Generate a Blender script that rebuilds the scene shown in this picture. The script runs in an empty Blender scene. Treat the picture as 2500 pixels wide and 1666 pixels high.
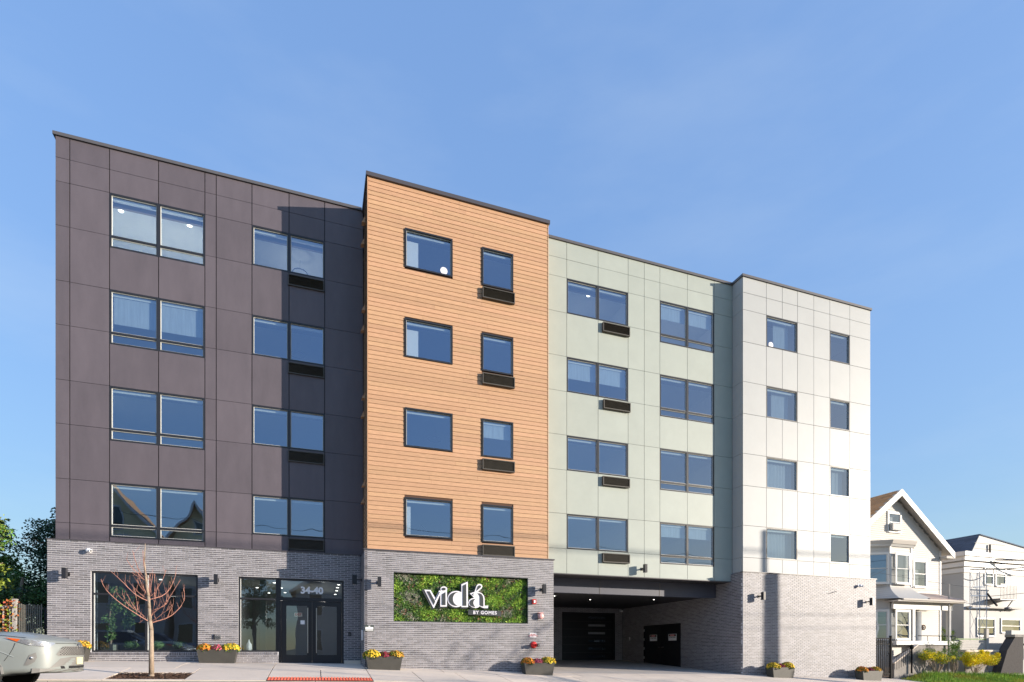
import bpy, bmesh, math, random
from mathutils import Vector, Matrix
R = math.radians
random.seed(7)
S = bpy.context.scene
COL = S.collection

# ------------------------------------------------------------------ camera, sky, sun, exposure
CAM_LOC = (0.0, -21.355, 1.5)
cd = bpy.data.cameras.new("camera"); cam = bpy.data.objects.new("camera", cd); COL.objects.link(cam)
cam.location = CAM_LOC; cam.rotation_euler = (R(90), 0, R(-19.2))
cd.sensor_width = 36; cd.lens = 36 * 1378 / 2500; cd.shift_y = 0.302; cd.clip_start = 0.1; cd.clip_end = 3000
S.camera = cam
SUN_DIR = Vector((1.62, -1.0, 0.36)).normalized()
SUN_EL = math.asin(SUN_DIR.z); SUN_ROT = math.atan2(SUN_DIR.x, SUN_DIR.y)
w = bpy.data.worlds.new("World"); S.world = w; w.use_nodes = True
nt = w.node_tree; nt.nodes.clear()
sky = nt.nodes.new('ShaderNodeTexSky'); sky.sky_type = 'NISHITA'; sky.sun_disc = False
sky.sun_elevation = SUN_EL; sky.sun_rotation = SUN_ROT; sky.altitude = 50
sky.air_density = 1.0; sky.dust_density = 0.6; sky.ozone_density = 2.5
# the camera's soft tone response to the clear sky: same hue everywhere, bright-to-dark range compressed evenly
hsv = nt.nodes.new('ShaderNodeHueSaturation'); hsv.inputs['Saturation'].default_value = 1.0; hsv.inputs['Hue'].default_value = .506
lum = nt.nodes.new('ShaderNodeRGBToBW'); pw = nt.nodes.new('ShaderNodeMath'); pw.operation = 'POWER'; pw.inputs[1].default_value = -0.65
ml = nt.nodes.new('ShaderNodeMath'); ml.operation = 'MULTIPLY'; ml.inputs[1].default_value = 1.09
vm = nt.nodes.new('ShaderNodeVectorMath'); vm.operation = 'SCALE'
nt.links.new(sky.outputs[0], lum.inputs[0]); nt.links.new(lum.outputs[0], pw.inputs[0]); nt.links.new(pw.outputs[0], ml.inputs[0])
nt.links.new(sky.outputs[0], vm.inputs[0]); nt.links.new(ml.outputs[0], vm.inputs['Scale'])
bg = nt.nodes.new('ShaderNodeBackground'); bg.inputs['Strength'].default_value = 0.15
wo = nt.nodes.new('ShaderNodeOutputWorld')
nt.links.new(vm.outputs[0], hsv.inputs['Color']); tc = nt.nodes.new('ShaderNodeTexCoord'); mpn = nt.nodes.new('ShaderNodeMapping'); mpn.inputs['Scale'].default_value = (1.2, 1.2, 4.0); mpn.inputs['Rotation'].default_value = (.3, .5, .2)
cn = nt.nodes.new('ShaderNodeTexNoise'); cn.inputs['Scale'].default_value = 1.7; cn.inputs['Detail'].default_value = 7; cn.inputs['Roughness'].default_value = .55
cr = nt.nodes.new('ShaderNodeMapRange'); cr.inputs[1].default_value = .45; cr.inputs[2].default_value = .85; cr.inputs[3].default_value = 0; cr.inputs[4].default_value = .22
cm = nt.nodes.new('ShaderNodeMix'); cm.data_type = 'RGBA'; cm.inputs[7].default_value = (1.9, 2.2, 2.5, 1)      # thin high haze
nt.links.new(tc.outputs['Generated'], mpn.inputs[0]); nt.links.new(mpn.outputs[0], cn.inputs['Vector']); nt.links.new(cn.outputs['Fac'], cr.inputs[0]); nt.links.new(cr.outputs[0], cm.inputs[0])
nt.links.new(hsv.outputs[0], cm.inputs[6]); nt.links.new(cm.outputs[2], bg.inputs[0]); nt.links.new(bg.outputs[0], wo.inputs[0])
ld = bpy.data.lights.new("sun", 'SUN'); ld.energy = 3.0; ld.angle = R(0.38); ld.color = (1.0, 0.885, 0.75)
lo = bpy.data.objects.new("sun", ld); COL.objects.link(lo)
lo.rotation_euler = SUN_DIR.to_track_quat('Z', 'Y').to_euler()
S.view_settings.view_transform = 'Standard'; S.view_settings.look = 'None'
S.view_settings.exposure = 1.37; S.view_settings.gamma = 1; S.view_settings.use_curve_mapping = False
S.render.engine = 'CYCLES'

# ------------------------------------------------------------------ helpers
WM = {}
class MB:
    def __init__(s): s.v = []; s.f = []
    def add(s, vs, fs):
        n = len(s.v); s.v += [tuple(p) for p in vs]; s.f += [tuple(i + n for i in f) for f in fs]; return s
    def box(s, x0, x1, y0, y1, z0, z1):
        return s.add([(x0,y0,z0),(x1,y0,z0),(x1,y1,z0),(x0,y1,z0),(x0,y0,z1),(x1,y0,z1),(x1,y1,z1),(x0,y1,z1)],
                     [(0,3,2,1),(4,5,6,7),(0,1,5,4),(1,2,6,5),(2,3,7,6),(3,0,4,7)])
    def quad(s, *p): return s.add(p, [tuple(range(len(p)))])
    def xz(s, pts, y0, y1):
        """polygon in XZ extruded from y0 (front) to y1 (back)"""
        n = len(pts)
        vs = [(p[0], y0, p[1]) for p in pts] + [(p[0], y1, p[1]) for p in pts]
        fs = [tuple(range(n)), tuple(range(2*n-1, n-1, -1))] + [((i+1) % n, i, i+n, (i+1) % n + n) for i in range(n)]
        return s.add(vs, fs)
    def xy(s, pts, z0, z1):
        n = len(pts)
        vs = [(p[0], p[1], z0) for p in pts] + [(p[0], p[1], z1) for p in pts]
        fs = [tuple(range(n-1, -1, -1)), tuple(range(n, 2*n))] + [(i, (i+1) % n, (i+1) % n + n, i+n) for i in range(n)]
        return s.add(vs, fs)
    def loft(s, pa, pb, za, zb):
        """closed outline pa at height za to pb at zb"""
        n = len(pa)
        vs = [(p[0], p[1], za) for p in pa] + [(p[0], p[1], zb) for p in pb]
        fs = [tuple(range(n-1, -1, -1)), tuple(range(n, 2*n))] + [(i, (i+1) % n, (i+1) % n + n, i+n) for i in range(n)]
        return s.add(vs, fs)
    def tube(s, path, r0, r1=None, n=6, cap=True):
        if r1 is None: r1 = r0
        P = [Vector(p) for p in path]; m = len(P); base = len(s.v)
        for i, p in enumerate(P):
            d = (P[min(i+1, m-1)] - P[max(i-1, 0)]).normalized()
            a = d.cross(Vector((0, 0, 1)) if abs(d.z) < .9 else Vector((0, 1, 0))).normalized(); b = d.cross(a)
            r = r0 + (r1 - r0) * i / (m - 1)
            for k in range(n):
                t = 2*math.pi*k/n; s.v.append(tuple(p + a*(r*math.cos(t)) + b*(r*math.sin(t))))
        for i in range(m-1):
            for k in range(n):
                a0 = base+i*n+k; a1 = base+i*n+(k+1) % n
                s.f.append((a0, a1, a1+n, a0+n))
        if cap:
            s.f.append(tuple(base+k for k in range(n-1, -1, -1))); s.f.append(tuple(base+(m-1)*n+k for k in range(n)))
        return s
    def lathe(s, prof, cx=0, cy=0, n=16):
        base = len(s.v)
        for r, z in prof:
            for k in range(n):
                t = 2*math.pi*k/n; s.v.append((cx+r*math.cos(t), cy+r*math.sin(t), z))
        for i in range(len(prof)-1):
            for k in range(n):
                a0 = base+i*n+k; a1 = base+i*n+(k+1) % n; s.f.append((a0, a1, a1+n, a0+n))
        s.f.append(tuple(base+k for k in range(n-1, -1, -1))); s.f.append(tuple(base+(len(prof)-1)*n+k for k in range(n)))
        return s
    def ball(s, c, rx, ry, rz, n=12, m=7):
        base = len(s.v); s.v.append((c[0], c[1], c[2]-rz))
        for i in range(1, m):
            a = -math.pi/2 + math.pi*i/m
            for k in range(n):
                t = 2*math.pi*k/n; s.v.append((c[0]+rx*math.cos(a)*math.cos(t), c[1]+ry*math.cos(a)*math.sin(t), c[2]+rz*math.sin(a)))
        s.v.append((c[0], c[1], c[2]+rz)); top = len(s.v)-1
        for k in range(n): s.f.append((base, base+1+(k+1) % n, base+1+k))
        for i in range(m-2):
            for k in range(n):
                a0 = base+1+i*n+k; a1 = base+1+i*n+(k+1) % n; s.f.append((a0, a1, a1+n, a0+n))
        l = base+1+(m-2)*n
        for k in range(n): s.f.append((l+k, l+(k+1) % n, top))
        return s
    def mesh(s, name, mat, smooth=False):
        me = bpy.data.meshes.new(name); me.from_pydata(s.v, [], s.f)
        if mat: me.materials.append(mat)
        if smooth: me.polygons.foreach_set('use_smooth', [True]*len(me.polygons))
        me.update(); return me
def tag(o, label=None, cat=None, group=None, kind=None):
    if label: o['label'] = label
    if cat: o['category'] = cat
    if group: o['group'] = group
    if kind: o['kind'] = kind
    return o
def par(o, p):
    if p is not None:
        o.parent = p; o.matrix_parent_inverse = WM.get(p, Matrix()).inverted()
def put(name, mb, mat, parent=None, smooth=False, kind=None, label=None, local=False, cat=None, group=None):
    me = mb if isinstance(mb, bpy.types.Mesh) else mb.mesh(name, mat, smooth)
    o = bpy.data.objects.new(name, me); COL.objects.link(o); WM[o] = Matrix()
    if parent is not None:
        if local: o.parent = parent
        else: par(o, parent)
    tag(o, label, cat, group, kind)
    return o
def thing(name, label, cat, loc=(0, 0, 0), rz=0, group=None):
    o = bpy.data.objects.new(name, None); COL.objects.link(o); o.location = loc; o.rotation_euler = (0, 0, rz)
    o.empty_display_size = .2
    WM[o] = Matrix.Translation(loc) @ Matrix.Rotation(rz, 4, 'Z'); tag(o, label, cat, group); return o
def dup(root, loc, rz=0, label=None, group=None):
    def cp(o, p):
        c = o.copy(); COL.objects.link(c)
        if p is not None: c.parent = p
        for k in kids.get(o, []): cp(k, c)
        return c
    kids = {}
    for o in COL.objects:
        if o.parent is not None: kids.setdefault(o.parent, []).append(o)
    r = cp(root, None); r.location = loc; r.rotation_euler = (0, 0, rz)
    if label: r['label'] = label
    if group: r['group'] = group
    return r
def text_mesh(body, size, depth=.01, bold=0.0, spacing=1.0):
    cu = bpy.data.curves.new("letters", 'FONT'); cu.body = body; cu.size = size; cu.extrude = depth
    cu.align_x = 'CENTER'; cu.align_y = 'CENTER'; cu.offset = bold; cu.space_character = spacing; cu.resolution_u = 3
    o = bpy.data.objects.new("letters", cu); COL.objects.link(o)
    dg = bpy.context.evaluated_depsgraph_get(); me = bpy.data.meshes.new_from_object(o.evaluated_get(dg))
    bpy.data.objects.remove(o); return me
def put_text(name, body, size, loc, mat, parent, rot=(R(90), 0, 0), depth=.004, bold=0.0, spacing=1.0, local=False):
    me = text_mesh(body, size, depth, bold, spacing)
    M = Matrix.Translation(loc) @ Matrix.Rotation(rot[2], 4, 'Z') @ Matrix.Rotation(rot[0], 4, 'X')
    me.transform(M); me.materials.clear(); me.materials.append(mat)
    return put(name, me, None, parent, local=local)

# ------------------------------------------------------------------ materials
def new_mat(name):
    m = bpy.data.materials.new(name); m.use_nodes = True; n = m.node_tree; n.nodes.clear()
    out = n.nodes.new('ShaderNodeOutputMaterial'); return m, n, out
def N(n, t, **kw):
    x = n.nodes.new(t)
    for k, v in kw.items(): setattr(x, k, v)
    return x
def pbr(name, col, rough=.6, spec=.5, metal=0, noise=0.0, nscale=8.0, stretch=(1, 1, 1), var=0.0, island=False, col2=None,
        bump=0.0, bscale=60.0, coat=0.0, emit=None, estr=0, obj_coords=True, hue=0.0):
    """principled with object-space noise between col and col2 and a per-object / per-island value shift"""
    m, n, out = new_mat(name)
    b = N(n, 'ShaderNodeBsdfPrincipled'); n.links.new(b.outputs[0], out.inputs[0])
    b.inputs['Roughness'].default_value = rough; b.inputs['Metallic'].default_value = metal
    b.inputs['Specular IOR Level'].default_value = spec; b.inputs['Coat Weight'].default_value = coat
    b.inputs['Coat Roughness'].default_value = .05
    b.inputs['Base Color'].default_value = (*col, 1)
    cur = None
    if noise or bump or col2:
        g = N(n, 'ShaderNodeNewGeometry'); mp = N(n, 'ShaderNodeMapping'); mp.inputs['Scale'].default_value = stretch
        n.links.new(g.outputs['Position'], mp.inputs['Vector'])
    if noise or col2:
        t = N(n, 'ShaderNodeTexNoise'); t.inputs['Scale'].default_value = nscale; t.inputs['Detail'].default_value = 6
        t.inputs['Roughness'].default_value = .65
        n.links.new(mp.outputs[0], t.inputs['Vector'])
        r = N(n, 'ShaderNodeMapRange'); r.inputs[1].default_value = .3; r.inputs[2].default_value = .7
        n.links.new(t.outputs['Fac'], r.inputs[0])
        mx = N(n, 'ShaderNodeMix', data_type='RGBA')
        c2 = col2 if col2 else tuple(max(0, c*(1-noise)) for c in col)
        mx.inputs[6].default_value = (*col, 1); mx.inputs[7].default_value = (*c2, 1)
        n.links.new(r.outputs[0], mx.inputs[0]); cur = mx.outputs[2]
    if var:
        oi = N(n, 'ShaderNodeObjectInfo'); src = oi.outputs['Random']
        if island:
            g2 = N(n, 'ShaderNodeNewGeometry'); ad = N(n, 'ShaderNodeMath', operation='ADD'); fr = N(n, 'ShaderNodeMath', operation='FRACT')
            n.links.new(g2.outputs['Random Per Island'], ad.inputs[0]); n.links.new(src, ad.inputs[1]); n.links.new(ad.outputs[0], fr.inputs[0]); src = fr.outputs[0]
        mr = N(n, 'ShaderNodeMapRange'); mr.inputs[3].default_value = 1-var; mr.inputs[4].default_value = 1+var
        n.links.new(src, mr.inputs[0])
        hs = N(n, 'ShaderNodeHueSaturation'); n.links.new(mr.outputs[0], hs.inputs['Value'])
        if hue:
            mh = N(n, 'ShaderNodeMapRange'); mh.inputs[3].default_value = .5-hue; mh.inputs[4].default_value = .5+hue
            f2 = N(n, 'ShaderNodeMath', operation='MULTIPLY'); f2.inputs[1].default_value = 7.31; f3 = N(n, 'ShaderNodeMath', operation='FRACT')
            n.links.new(src, f2.inputs[0]); n.links.new(f2.outputs[0], f3.inputs[0]); n.links.new(f3.outputs[0], mh.inputs[0]); n.links.new(mh.outputs[0], hs.inputs['Hue'])
        if cur is not None: n.links.new(cur, hs.inputs['Color'])
        else: hs.inputs['Color'].default_value = (*col, 1)
        cur = hs.outputs[0]
    if cur is not None: n.links.new(cur, b.inputs['Base Color'])
    if bump:
        t2 = N(n, 'ShaderNodeTexNoise'); t2.inputs['Scale'].default_value = bscale; t2.inputs['Detail'].default_value = 4
        n.links.new(mp.outputs[0], t2.inputs['Vector'])
        bp = N(n, 'ShaderNodeBump'); bp.inputs['Strength'].default_value = bump; bp.inputs['Distance'].default_value = .02
        n.links.new(t2.outputs['Fac'], bp.inputs['Height']); n.links.new(bp.outputs[0], b.inputs['Normal'])
    if emit:
        b.inputs['Emission Color'].default_value = (*emit, 1); b.inputs['Emission Strength'].default_value = estr
    return m
def glass_mat(name, tint=(.5, .58, .62), refl=.30, wob=.0, tintr=(.64, .78, 1, 1)):
    m, n, out = new_mat(name)
    tr = N(n, 'ShaderNodeBsdfTransparent'); tr.inputs[0].default_value = (*tint, 1)
    gl = N(n, 'ShaderNodeBsdfGlossy'); gl.inputs['Roughness'].default_value = 0.0; gl.inputs[0].default_value = tintr
    lw = N(n, 'ShaderNodeLayerWeight'); lw.inputs[0].default_value = .5; pw5 = N(n, 'ShaderNodeMath', operation='POWER'); pw5.inputs[1].default_value = 4.0; n.links.new(lw.outputs['Facing'], pw5.inputs[0])
    mr = N(n, 'ShaderNodeMapRange'); mr.inputs[3].default_value = refl; mr.inputs[4].default_value = 1.0
    n.links.new(pw5.outputs[0], mr.inputs[0])
    mx = N(n, 'ShaderNodeMixShader'); n.links.new(mr.outputs[0], mx.inputs[0]); n.links.new(tr.outputs[0], mx.inputs[1]); n.links.new(gl.outputs[0], mx.inputs[2])
    n.links.new(mx.outputs[0], out.inputs[0])
    if wob:
        g = N(n, 'ShaderNodeNewGeometry'); t = N(n, 'ShaderNodeTexNoise'); t.inputs['Scale'].default_value = .9; t.inputs['Detail'].default_value = 1
        n.links.new(g.outputs['Position'], t.inputs['Vector'])
        bp = N(n, 'ShaderNodeBump'); bp.inputs['Strength'].default_value = wob; bp.inputs['Distance'].default_value = .05
        n.links.new(t.outputs['Fac'], bp.inputs['Height']); n.links.new(bp.outputs[0], gl.inputs['Normal'])
    return m
M = {}
M['dark_panel'] = pbr('dark_panel', (.132, .112, .128), .5, .5, noise=.20, nscale=1.3, stretch=(1.6, 1.6, .5), var=.07, bump=.05, bscale=25)
M['green_panel'] = pbr('green_panel', (.385, .425, .38), .5, .5, noise=.09, nscale=1.3, var=.025, bump=.04, bscale=25)
M['white_panel'] = pbr('white_panel', (.43, .445, .44), .48, .36, noise=.07, nscale=1.1, var=.02, bump=.04, bscale=25)
M['joint'] = pbr('joint', (.02, .02, .025), .8)
M['joint_light'] = pbr('joint_light', (.10, .105, .10), .8)
M['wood'] = pbr('wood', (.64, .385, .225), .6, .3, noise=.32, nscale=14, stretch=(.35, 1, 6), var=.075, hue=.003, bump=.15, bscale=40)
M['wood_gap'] = pbr('wood_gap', (.10, .05, .03), .8)
M['brick'] = pbr('brick', (.205, .194, .210), .52, .8, noise=.35, nscale=18, var=.32, island=True, bump=.25, bscale=50, hue=.03)
M['mortar'] = pbr('mortar', (.66, .65, .67), .8, .3, noise=.18, nscale=30)
M['coping'] = pbr('coping', (.11, .105, .11), .4, .5, noise=.1, nscale=3)
M['coping_dark'] = pbr('coping_dark', (.075, .07, .078), .4, .5)
M['frame'] = pbr('frame', (.022, .023, .028), .35, .5)
M['bead'] = pbr('bead', (.62, .63, .60), .5)
M['glass'] = glass_mat('glass', (.70, .78, .80), .34, .14)
M['shop_glass'] = glass_mat('shop_glass', (.66, .74, .78), .20, .08)
M['interior'] = pbr('interior', (.70, .74, .72), .8, noise=.05)
M['interior_floor'] = pbr('interior_floor', (.22, .19, .16), .6)
M['curtain'] = pbr('curtain', (.45, .52, .58), .9, noise=.25, nscale=3, stretch=(6, 1, .4))
M['lobby'] = pbr('lobby', (.20, .20, .21), .7, noise=.1)
M['lobby_light'] = pbr('lobby_light', (.27, .265, .24), .7)
M['lamp_on'] = pbr('lamp_on', (.9, .9, .85), .5, emit=(1, .93, .82), estr=3)
M['grille'] = pbr('grille', (.095, .085, .07), .5, noise=.4, nscale=30, stretch=(.2, 1, 6))
M['black'] = pbr('black', (.012, .012, .014), .4)
M['gate_black'] = pbr('gate_black', (.01, .01, .012), .35)
M['beam'] = pbr('beam', (.085, .09, .12), .5, .5, noise=.08, nscale=2)
M['soffit'] = pbr('soffit', (.035, .033, .035), .6)
M['steel'] = pbr('steel', (.62, .62, .62), .28, metal=1)
M['white'] = pbr('white', (.88, .88, .88), .45)
M['white_print'] = pbr('white_print', (.82, .81, .86), .5)
M['sign_dark'] = pbr('sign_dark', (.045, .052, .055), .45)
M['red'] = pbr('red', (.60, .03, .025), .35)
M['pale_red'] = pbr('pale_red', (.75, .42, .40), .4)
M['sign_green'] = pbr('sign_green', (.03, .05, .035), .5)
M['concrete'] = pbr('concrete', (.84, .72, .60), .85, .3, noise=.20, nscale=1.1, var=.06, bump=.2, bscale=90, col2=(.72, .62, .52))
M['garage_floor'] = pbr('garage_floor', (.62, .57, .52), .8, .3, noise=.2, nscale=1.2, bump=.1)
M['curb'] = pbr('curb', (.43, .41, .37), .85, .3, noise=.3, nscale=4, bump=.2)
M['asphalt'] = pbr('asphalt', (.055, .055, .058), .85, .3, noise=.3, nscale=3, bump=.4, bscale=120)
M['paint'] = pbr('paint', (.7, .6, .2), .7, noise=.2)
M['tactile'] = pbr('tactile', (.85, .185, .11), .7, noise=.2, nscale=6)
M['soil'] = pbr('soil', (.13, .12, .07), .95, noise=.4, nscale=1.5, bump=.5, bscale=30)
M['mulch'] = pbr('mulch', (.14, .075, .045), .9, noise=.5, nscale=20, var=.5, island=True)
M['grass'] = pbr('grass', (.28, .42, .06), .8, .2, var=.45, island=True, hue=.03)
M['grass_yellow'] = pbr('grass_yellow', (.42, .42, .06), .8, .2, var=.3, island=True)
M['bark'] = pbr('bark', (.44, .34, .25), .85, noise=.4, nscale=25, stretch=(1, 1, .3), bump=.4)
M['twig'] = pbr('twig', (.50, .24, .18), .75, noise=.3, nscale=15)
M['leaf_dark'] = pbr('leaf_dark', (.10, .19, .055), .6, .3, var=.5, island=True, hue=.03)
M['leaf_blue'] = pbr('leaf_blue', (.075, .14, .085), .6, .3, var=.5, island=True, hue=.03)
M['leaf_lime'] = pbr('leaf_lime', (.22, .28, .04), .6, .3, var=.4, island=True, hue=.02)
M['leaf_orange'] = pbr('leaf_orange', (.48, .17, .06), .7, .3, var=.4, island=True, hue=.03)
M['leaf_mid'] = pbr('leaf_mid', (.15, .27, .05), .6, .3, var=.5, island=True, hue=.04)
M['leaf_bright'] = pbr('leaf_bright', (.34, .52, .08), .6, .3, var=.35, island=True, hue=.03)
M['leaf_grey'] = pbr('leaf_grey', (.44, .44, .33), .7, .3, var=.4, island=True, hue=.05)
M['leaf_pink'] = pbr('leaf_pink', (.42, .20, .14), .7, .3, var=.3, island=True)
M['leaf_inside'] = pbr('leaf_inside', (.14, .24, .08), .6, .3, var=.4, island=True)
M['leaf_yellow'] = pbr('leaf_yellow', (.92, .76, .03), .7, .3, var=.3, island=True, hue=.03)
for nm, c in (('yellow', (.80, .56, .05)), ('orange', (.72, .27, .035)), ('pink', (.62, .12, .19)), ('crimson', (.30, .025, .06)), ('amber', (.70, .40, .05))):
    M['mum_'+nm] = pbr('mum_'+nm, c, .7, .3, var=.35, island=True, hue=.015)
M['planter'] = pbr('planter', (.07, .067, .058), .5, .5, noise=.25, nscale=4)
M['siding'] = pbr('siding', (.58, .55, .50), .6, .4, noise=.08, nscale=2)
M['siding_white'] = pbr('siding_white', (.43, .425, .415), .6, .4, noise=.08, nscale=1.5)
M['siding_yellow'] = pbr('siding_yellow', (.80, .69, .40), .7, noise=.1, nscale=2)
M['trim'] = pbr('trim', (.66, .65, .62), .5, noise=.05, nscale=3)
M['soffit_trim'] = pbr('soffit_trim', (.50, .46, .41), .7)
M['shingle_brown'] = pbr('shingle_brown', (.60, .33, .15), .85, noise=.35, nscale=9, bump=.5, bscale=30, var=.15, island=True)
M['shingle_blue'] = pbr('shingle_blue', (.11, .14, .19), .85, noise=.3, nscale=9, bump=.5, var=.15, island=True)
M['shingle_pink'] = pbr('shingle_pink', (.46, .36, .31), .85, noise=.2, nscale=9, var=.1, island=True)
M['house_glass'] = glass_mat('house_glass', (.45, .48, .50), .30, .10)
M['blind'] = pbr('blind', (.33, .36, .40), .8, noise=.2)
M['stone'] = pbr('stone', (.34, .31, .28), .85, noise=.35, nscale=4, bump=.5, bscale=15)
M['stone_dark'] = pbr('stone_dark', (.07, .062, .06), .9, noise=.3, nscale=8, bump=.5)
M['iron'] = pbr('iron', (.012, .012, .013), .75, .15)
M['fence_metal'] = pbr('fence_metal', (.20, .195, .17), .5, noise=.2)
M['fence_dark'] = pbr('fence_dark', (.02, .022, .03), .6)
M['post_grey'] = pbr('post_grey', (.42, .40, .37), .7, noise=.2)
M['pole_wood'] = pbr('pole_wood', (.16, .12, .09), .9, noise=.3, nscale=5)
M['wire'] = pbr('wire', (.03, .03, .035), .6)
M['lattice'] = pbr('lattice', (.34, .40, .48), .5)
M['car_paint'] = pbr('car_paint', (.26, .285, .275), .42, .5, coat=.35)
M['car_paint_blue'] = pbr('car_paint_blue', (.03, .05, .10), .3, .5, coat=.8)
M['car_trim'] = pbr('car_trim', (.21, .205, .195), .5)
M['car_black'] = pbr('car_black', (.02, .02, .022), .5)
M['car_glass'] = pbr('car_glass', (.01, .012, .014), .05, .8)
M['car_lamp'] = pbr('car_lamp', (.72, .74, .78), .12, .8, metal=.6, noise=.5, nscale=30)
M['car_orange'] = pbr('car_orange', (.75, .13, .02), .25)
M['plate'] = pbr('plate', (.78, .66, .22), .5, noise=.4, nscale=45, col2=(.85, .82, .68))
M['tyre'] = pbr('tyre', (.02, .02, .02), .9)
M['terracotta'] = pbr('terracotta', (.32, .15, .08), .8)

# ------------------------------------------------------------------ ground heights
def interp(kn, x):
    if x <= kn[0][0]: return kn[0][1]
    for (a, b), (c, d) in zip(kn, kn[1:]):
        if x <= c: return b + (d-b)*(x-a)/(c-a)
    return kn[-1][1]
ZK = [(-400, 4), (-60, 2.2), (-7.8, 1.20), (-2.3, 1.085), (1.0, 1.025), (1.6, 1.0), (6, .812), (8.4, .69), (17.3, .51), (25, .20), (35, -.10), (60, -.6), (400, -3)]
def zf(x): return interp(ZK, x)
def walk(x, y):
    s = -y
    if s < 0: return zf(x) + min(.6, .012*(-s))
    return zf(x) - (.03*s if s < 1.8 else .054 + .10*(min(s, 5.1)-1.8))
CURB_S, CURB_S2 = 5.1, 14.0
def road(x, s): return zf(x) - .384 - .15 + .10*math.sin(math.pi*min(1, max(0, (s-CURB_S)/(CURB_S2-CURB_S))))
def ground(x, y):
    s = -y
    if s <= CURB_S: return walk(x, y)
    if s <= CURB_S2: return road(x, s)
    return zf(x) - .384 + min(.4, .01*(s-CURB_S2))
def sheet(name, xs, ys, fz, mat, **kw):
    mb = MB(); n = len(xs)
    mb.v = [(x, y, fz(x, y)) for y in ys for x in xs]
    mb.f = [(j*n+i, j*n+i+1, (j+1)*n+i+1, (j+1)*n+i) for j in range(len(ys)-1) for i in range(n-1)]
    return put(name, mb, mat, smooth=True, **kw)
def frange(a, b, n): return [a+(b-a)*i/n for i in range(n+1)]

# ------------------------------------------------------------------ setting: terrain, road, kerbs, sidewalks, driveway
XS = [-600, -250, -120, -60, -40, -30, -20, -14, -10, -7.8, -5, -2.3, 0, 1.6, 3.8, 6, 8.4, 11, 14, 17.3, 21, 25, 30, 35, 42, 50, 60, 90, 150, 300, 600]
sheet('ground', XS, [-400, -150, -70, -40, -30, -24, -20, -17, -15, -14, -12, -9, -7, -5.2, -5.0, -3.4, -1.8, 0, 2, 6, 12, 25, 60, 150, 400],
      lambda x, y: ground(x, y) - (.22 if y > -14.6 else .0) - (.25 if 8.3 < x < 17.4 and -2 < y < 9 else 0), M['soil'], kind='structure')
sheet('road', frange(-90, 110, 100), [-y for y in frange(CURB_S2, CURB_S, 10)], lambda x, y: road(x, -y), M['asphalt'], kind='structure')
def kerb(y0, y1, name):
    mb = MB(); xs = frange(-90, 110, 100)
    for a, b in zip(xs, xs[1:]):
        zt = [walk(v, -CURB_S) for v in (a, b)]
        a2, b2 = a+.006, b-.006
        mb.add([(a2, y0, zt[0]-.4), (b2, y0, zt[1]-.4), (b2, y1, zt[1]-.4), (a2, y1, zt[0]-.4), (a2, y0, zt[0]), (b2, y0, zt[1]), (b2, y1, zt[1]), (a2, y1, zt[0])],
               [(4, 5, 6, 7), (0, 1, 5, 4), (1, 2, 6, 5), (2, 3, 7, 6), (3, 0, 4, 7)])
    return put(name, mb, M['curb'], kind='structure')
kerb(-5.1, -4.95, 'curb')
kerb(-14.15, -14.0, 'curb')
sheet('opposite_sidewalk', frange(-60, 90, 60), [-17.2, -15.5, -14.15], lambda x, y: walk(x, -CURB_S) + .003, M['concrete'], kind='structure')
sw = thing('sidewalk', None, None, (0, -2.5, 1.0)); sw['kind'] = 'structure'
def slab(x0, x1, s0, s1, g=.012, parent=sw, mat='concrete', dz=0.0, name='slab'):
    if x1-x0 < .1 or s1-s0 < .05: return
    mb = MB(); xs = [x0+g, (x0+x1)/2, x1-g]; ss = [s0+g, (s0+s1)/2, s1-g]
    jz = random.uniform(-.002, .002) + dz
    top = [(x, -s, walk(x, -s)+jz) for s in ss for x in xs]; bot = [(x, y, z-.1) for x, y, z in top]
    mb.v = top+bot
    for j in range(2):
        for i in range(2):
            k = j*3+i; mb.f.append((k+3, k+4, k+1, k))
    ring = [0, 1, 2, 5, 8, 7, 6, 3]
    for a, b in zip(ring, ring[1:]+ring[:1]): mb.f.append((a, b, b+9, a+9))
    put(name, mb, M[mat], parent)
r1 = [-30+2.75*i for i in range(8)] + [-9.35, -6.6, -3.84, -1.25, 1.55, 4.1, 6.7, 9.3, 12.0, 14.7, 17.4, 20.0, 22.7, 25.3] + [28+2.75*i for i in range(8)]
r1 = sorted(set(round(v, 2) for v in r1))
for a, b in zip(r1, r1[1:]): slab(a, b, -.0 if not (1.5 < (a+b)/2 < 25.2) else (1.65 if not 8.4 < (a+b)/2 < 17.4 else 1.66), 2.65)
slab(-8.6, -7.9, -1.5, 0)
r2 = [-30+1.45*i for i in range(16)] + [-6.6, -4.95, -3.2, -1.24, .15, 1.55] + [1.55+1.45*i for i in range(1, 34)]
r2 = sorted(set(round(v, 2) for v in r2))
for a, b in zip(r2, r2[1:]):
    if b-a < .3: continue
    if abs(a+4.95) < .01:
        slab(a, b, 2.65, 3.58); slab(a, b, 4.80, 4.95, .002)
    elif -1.3 < (a+b)/2 < 1.5: slab(a, b, 2.65, 4.36)
    else: slab(a, b, 2.65, 4.95)
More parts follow.
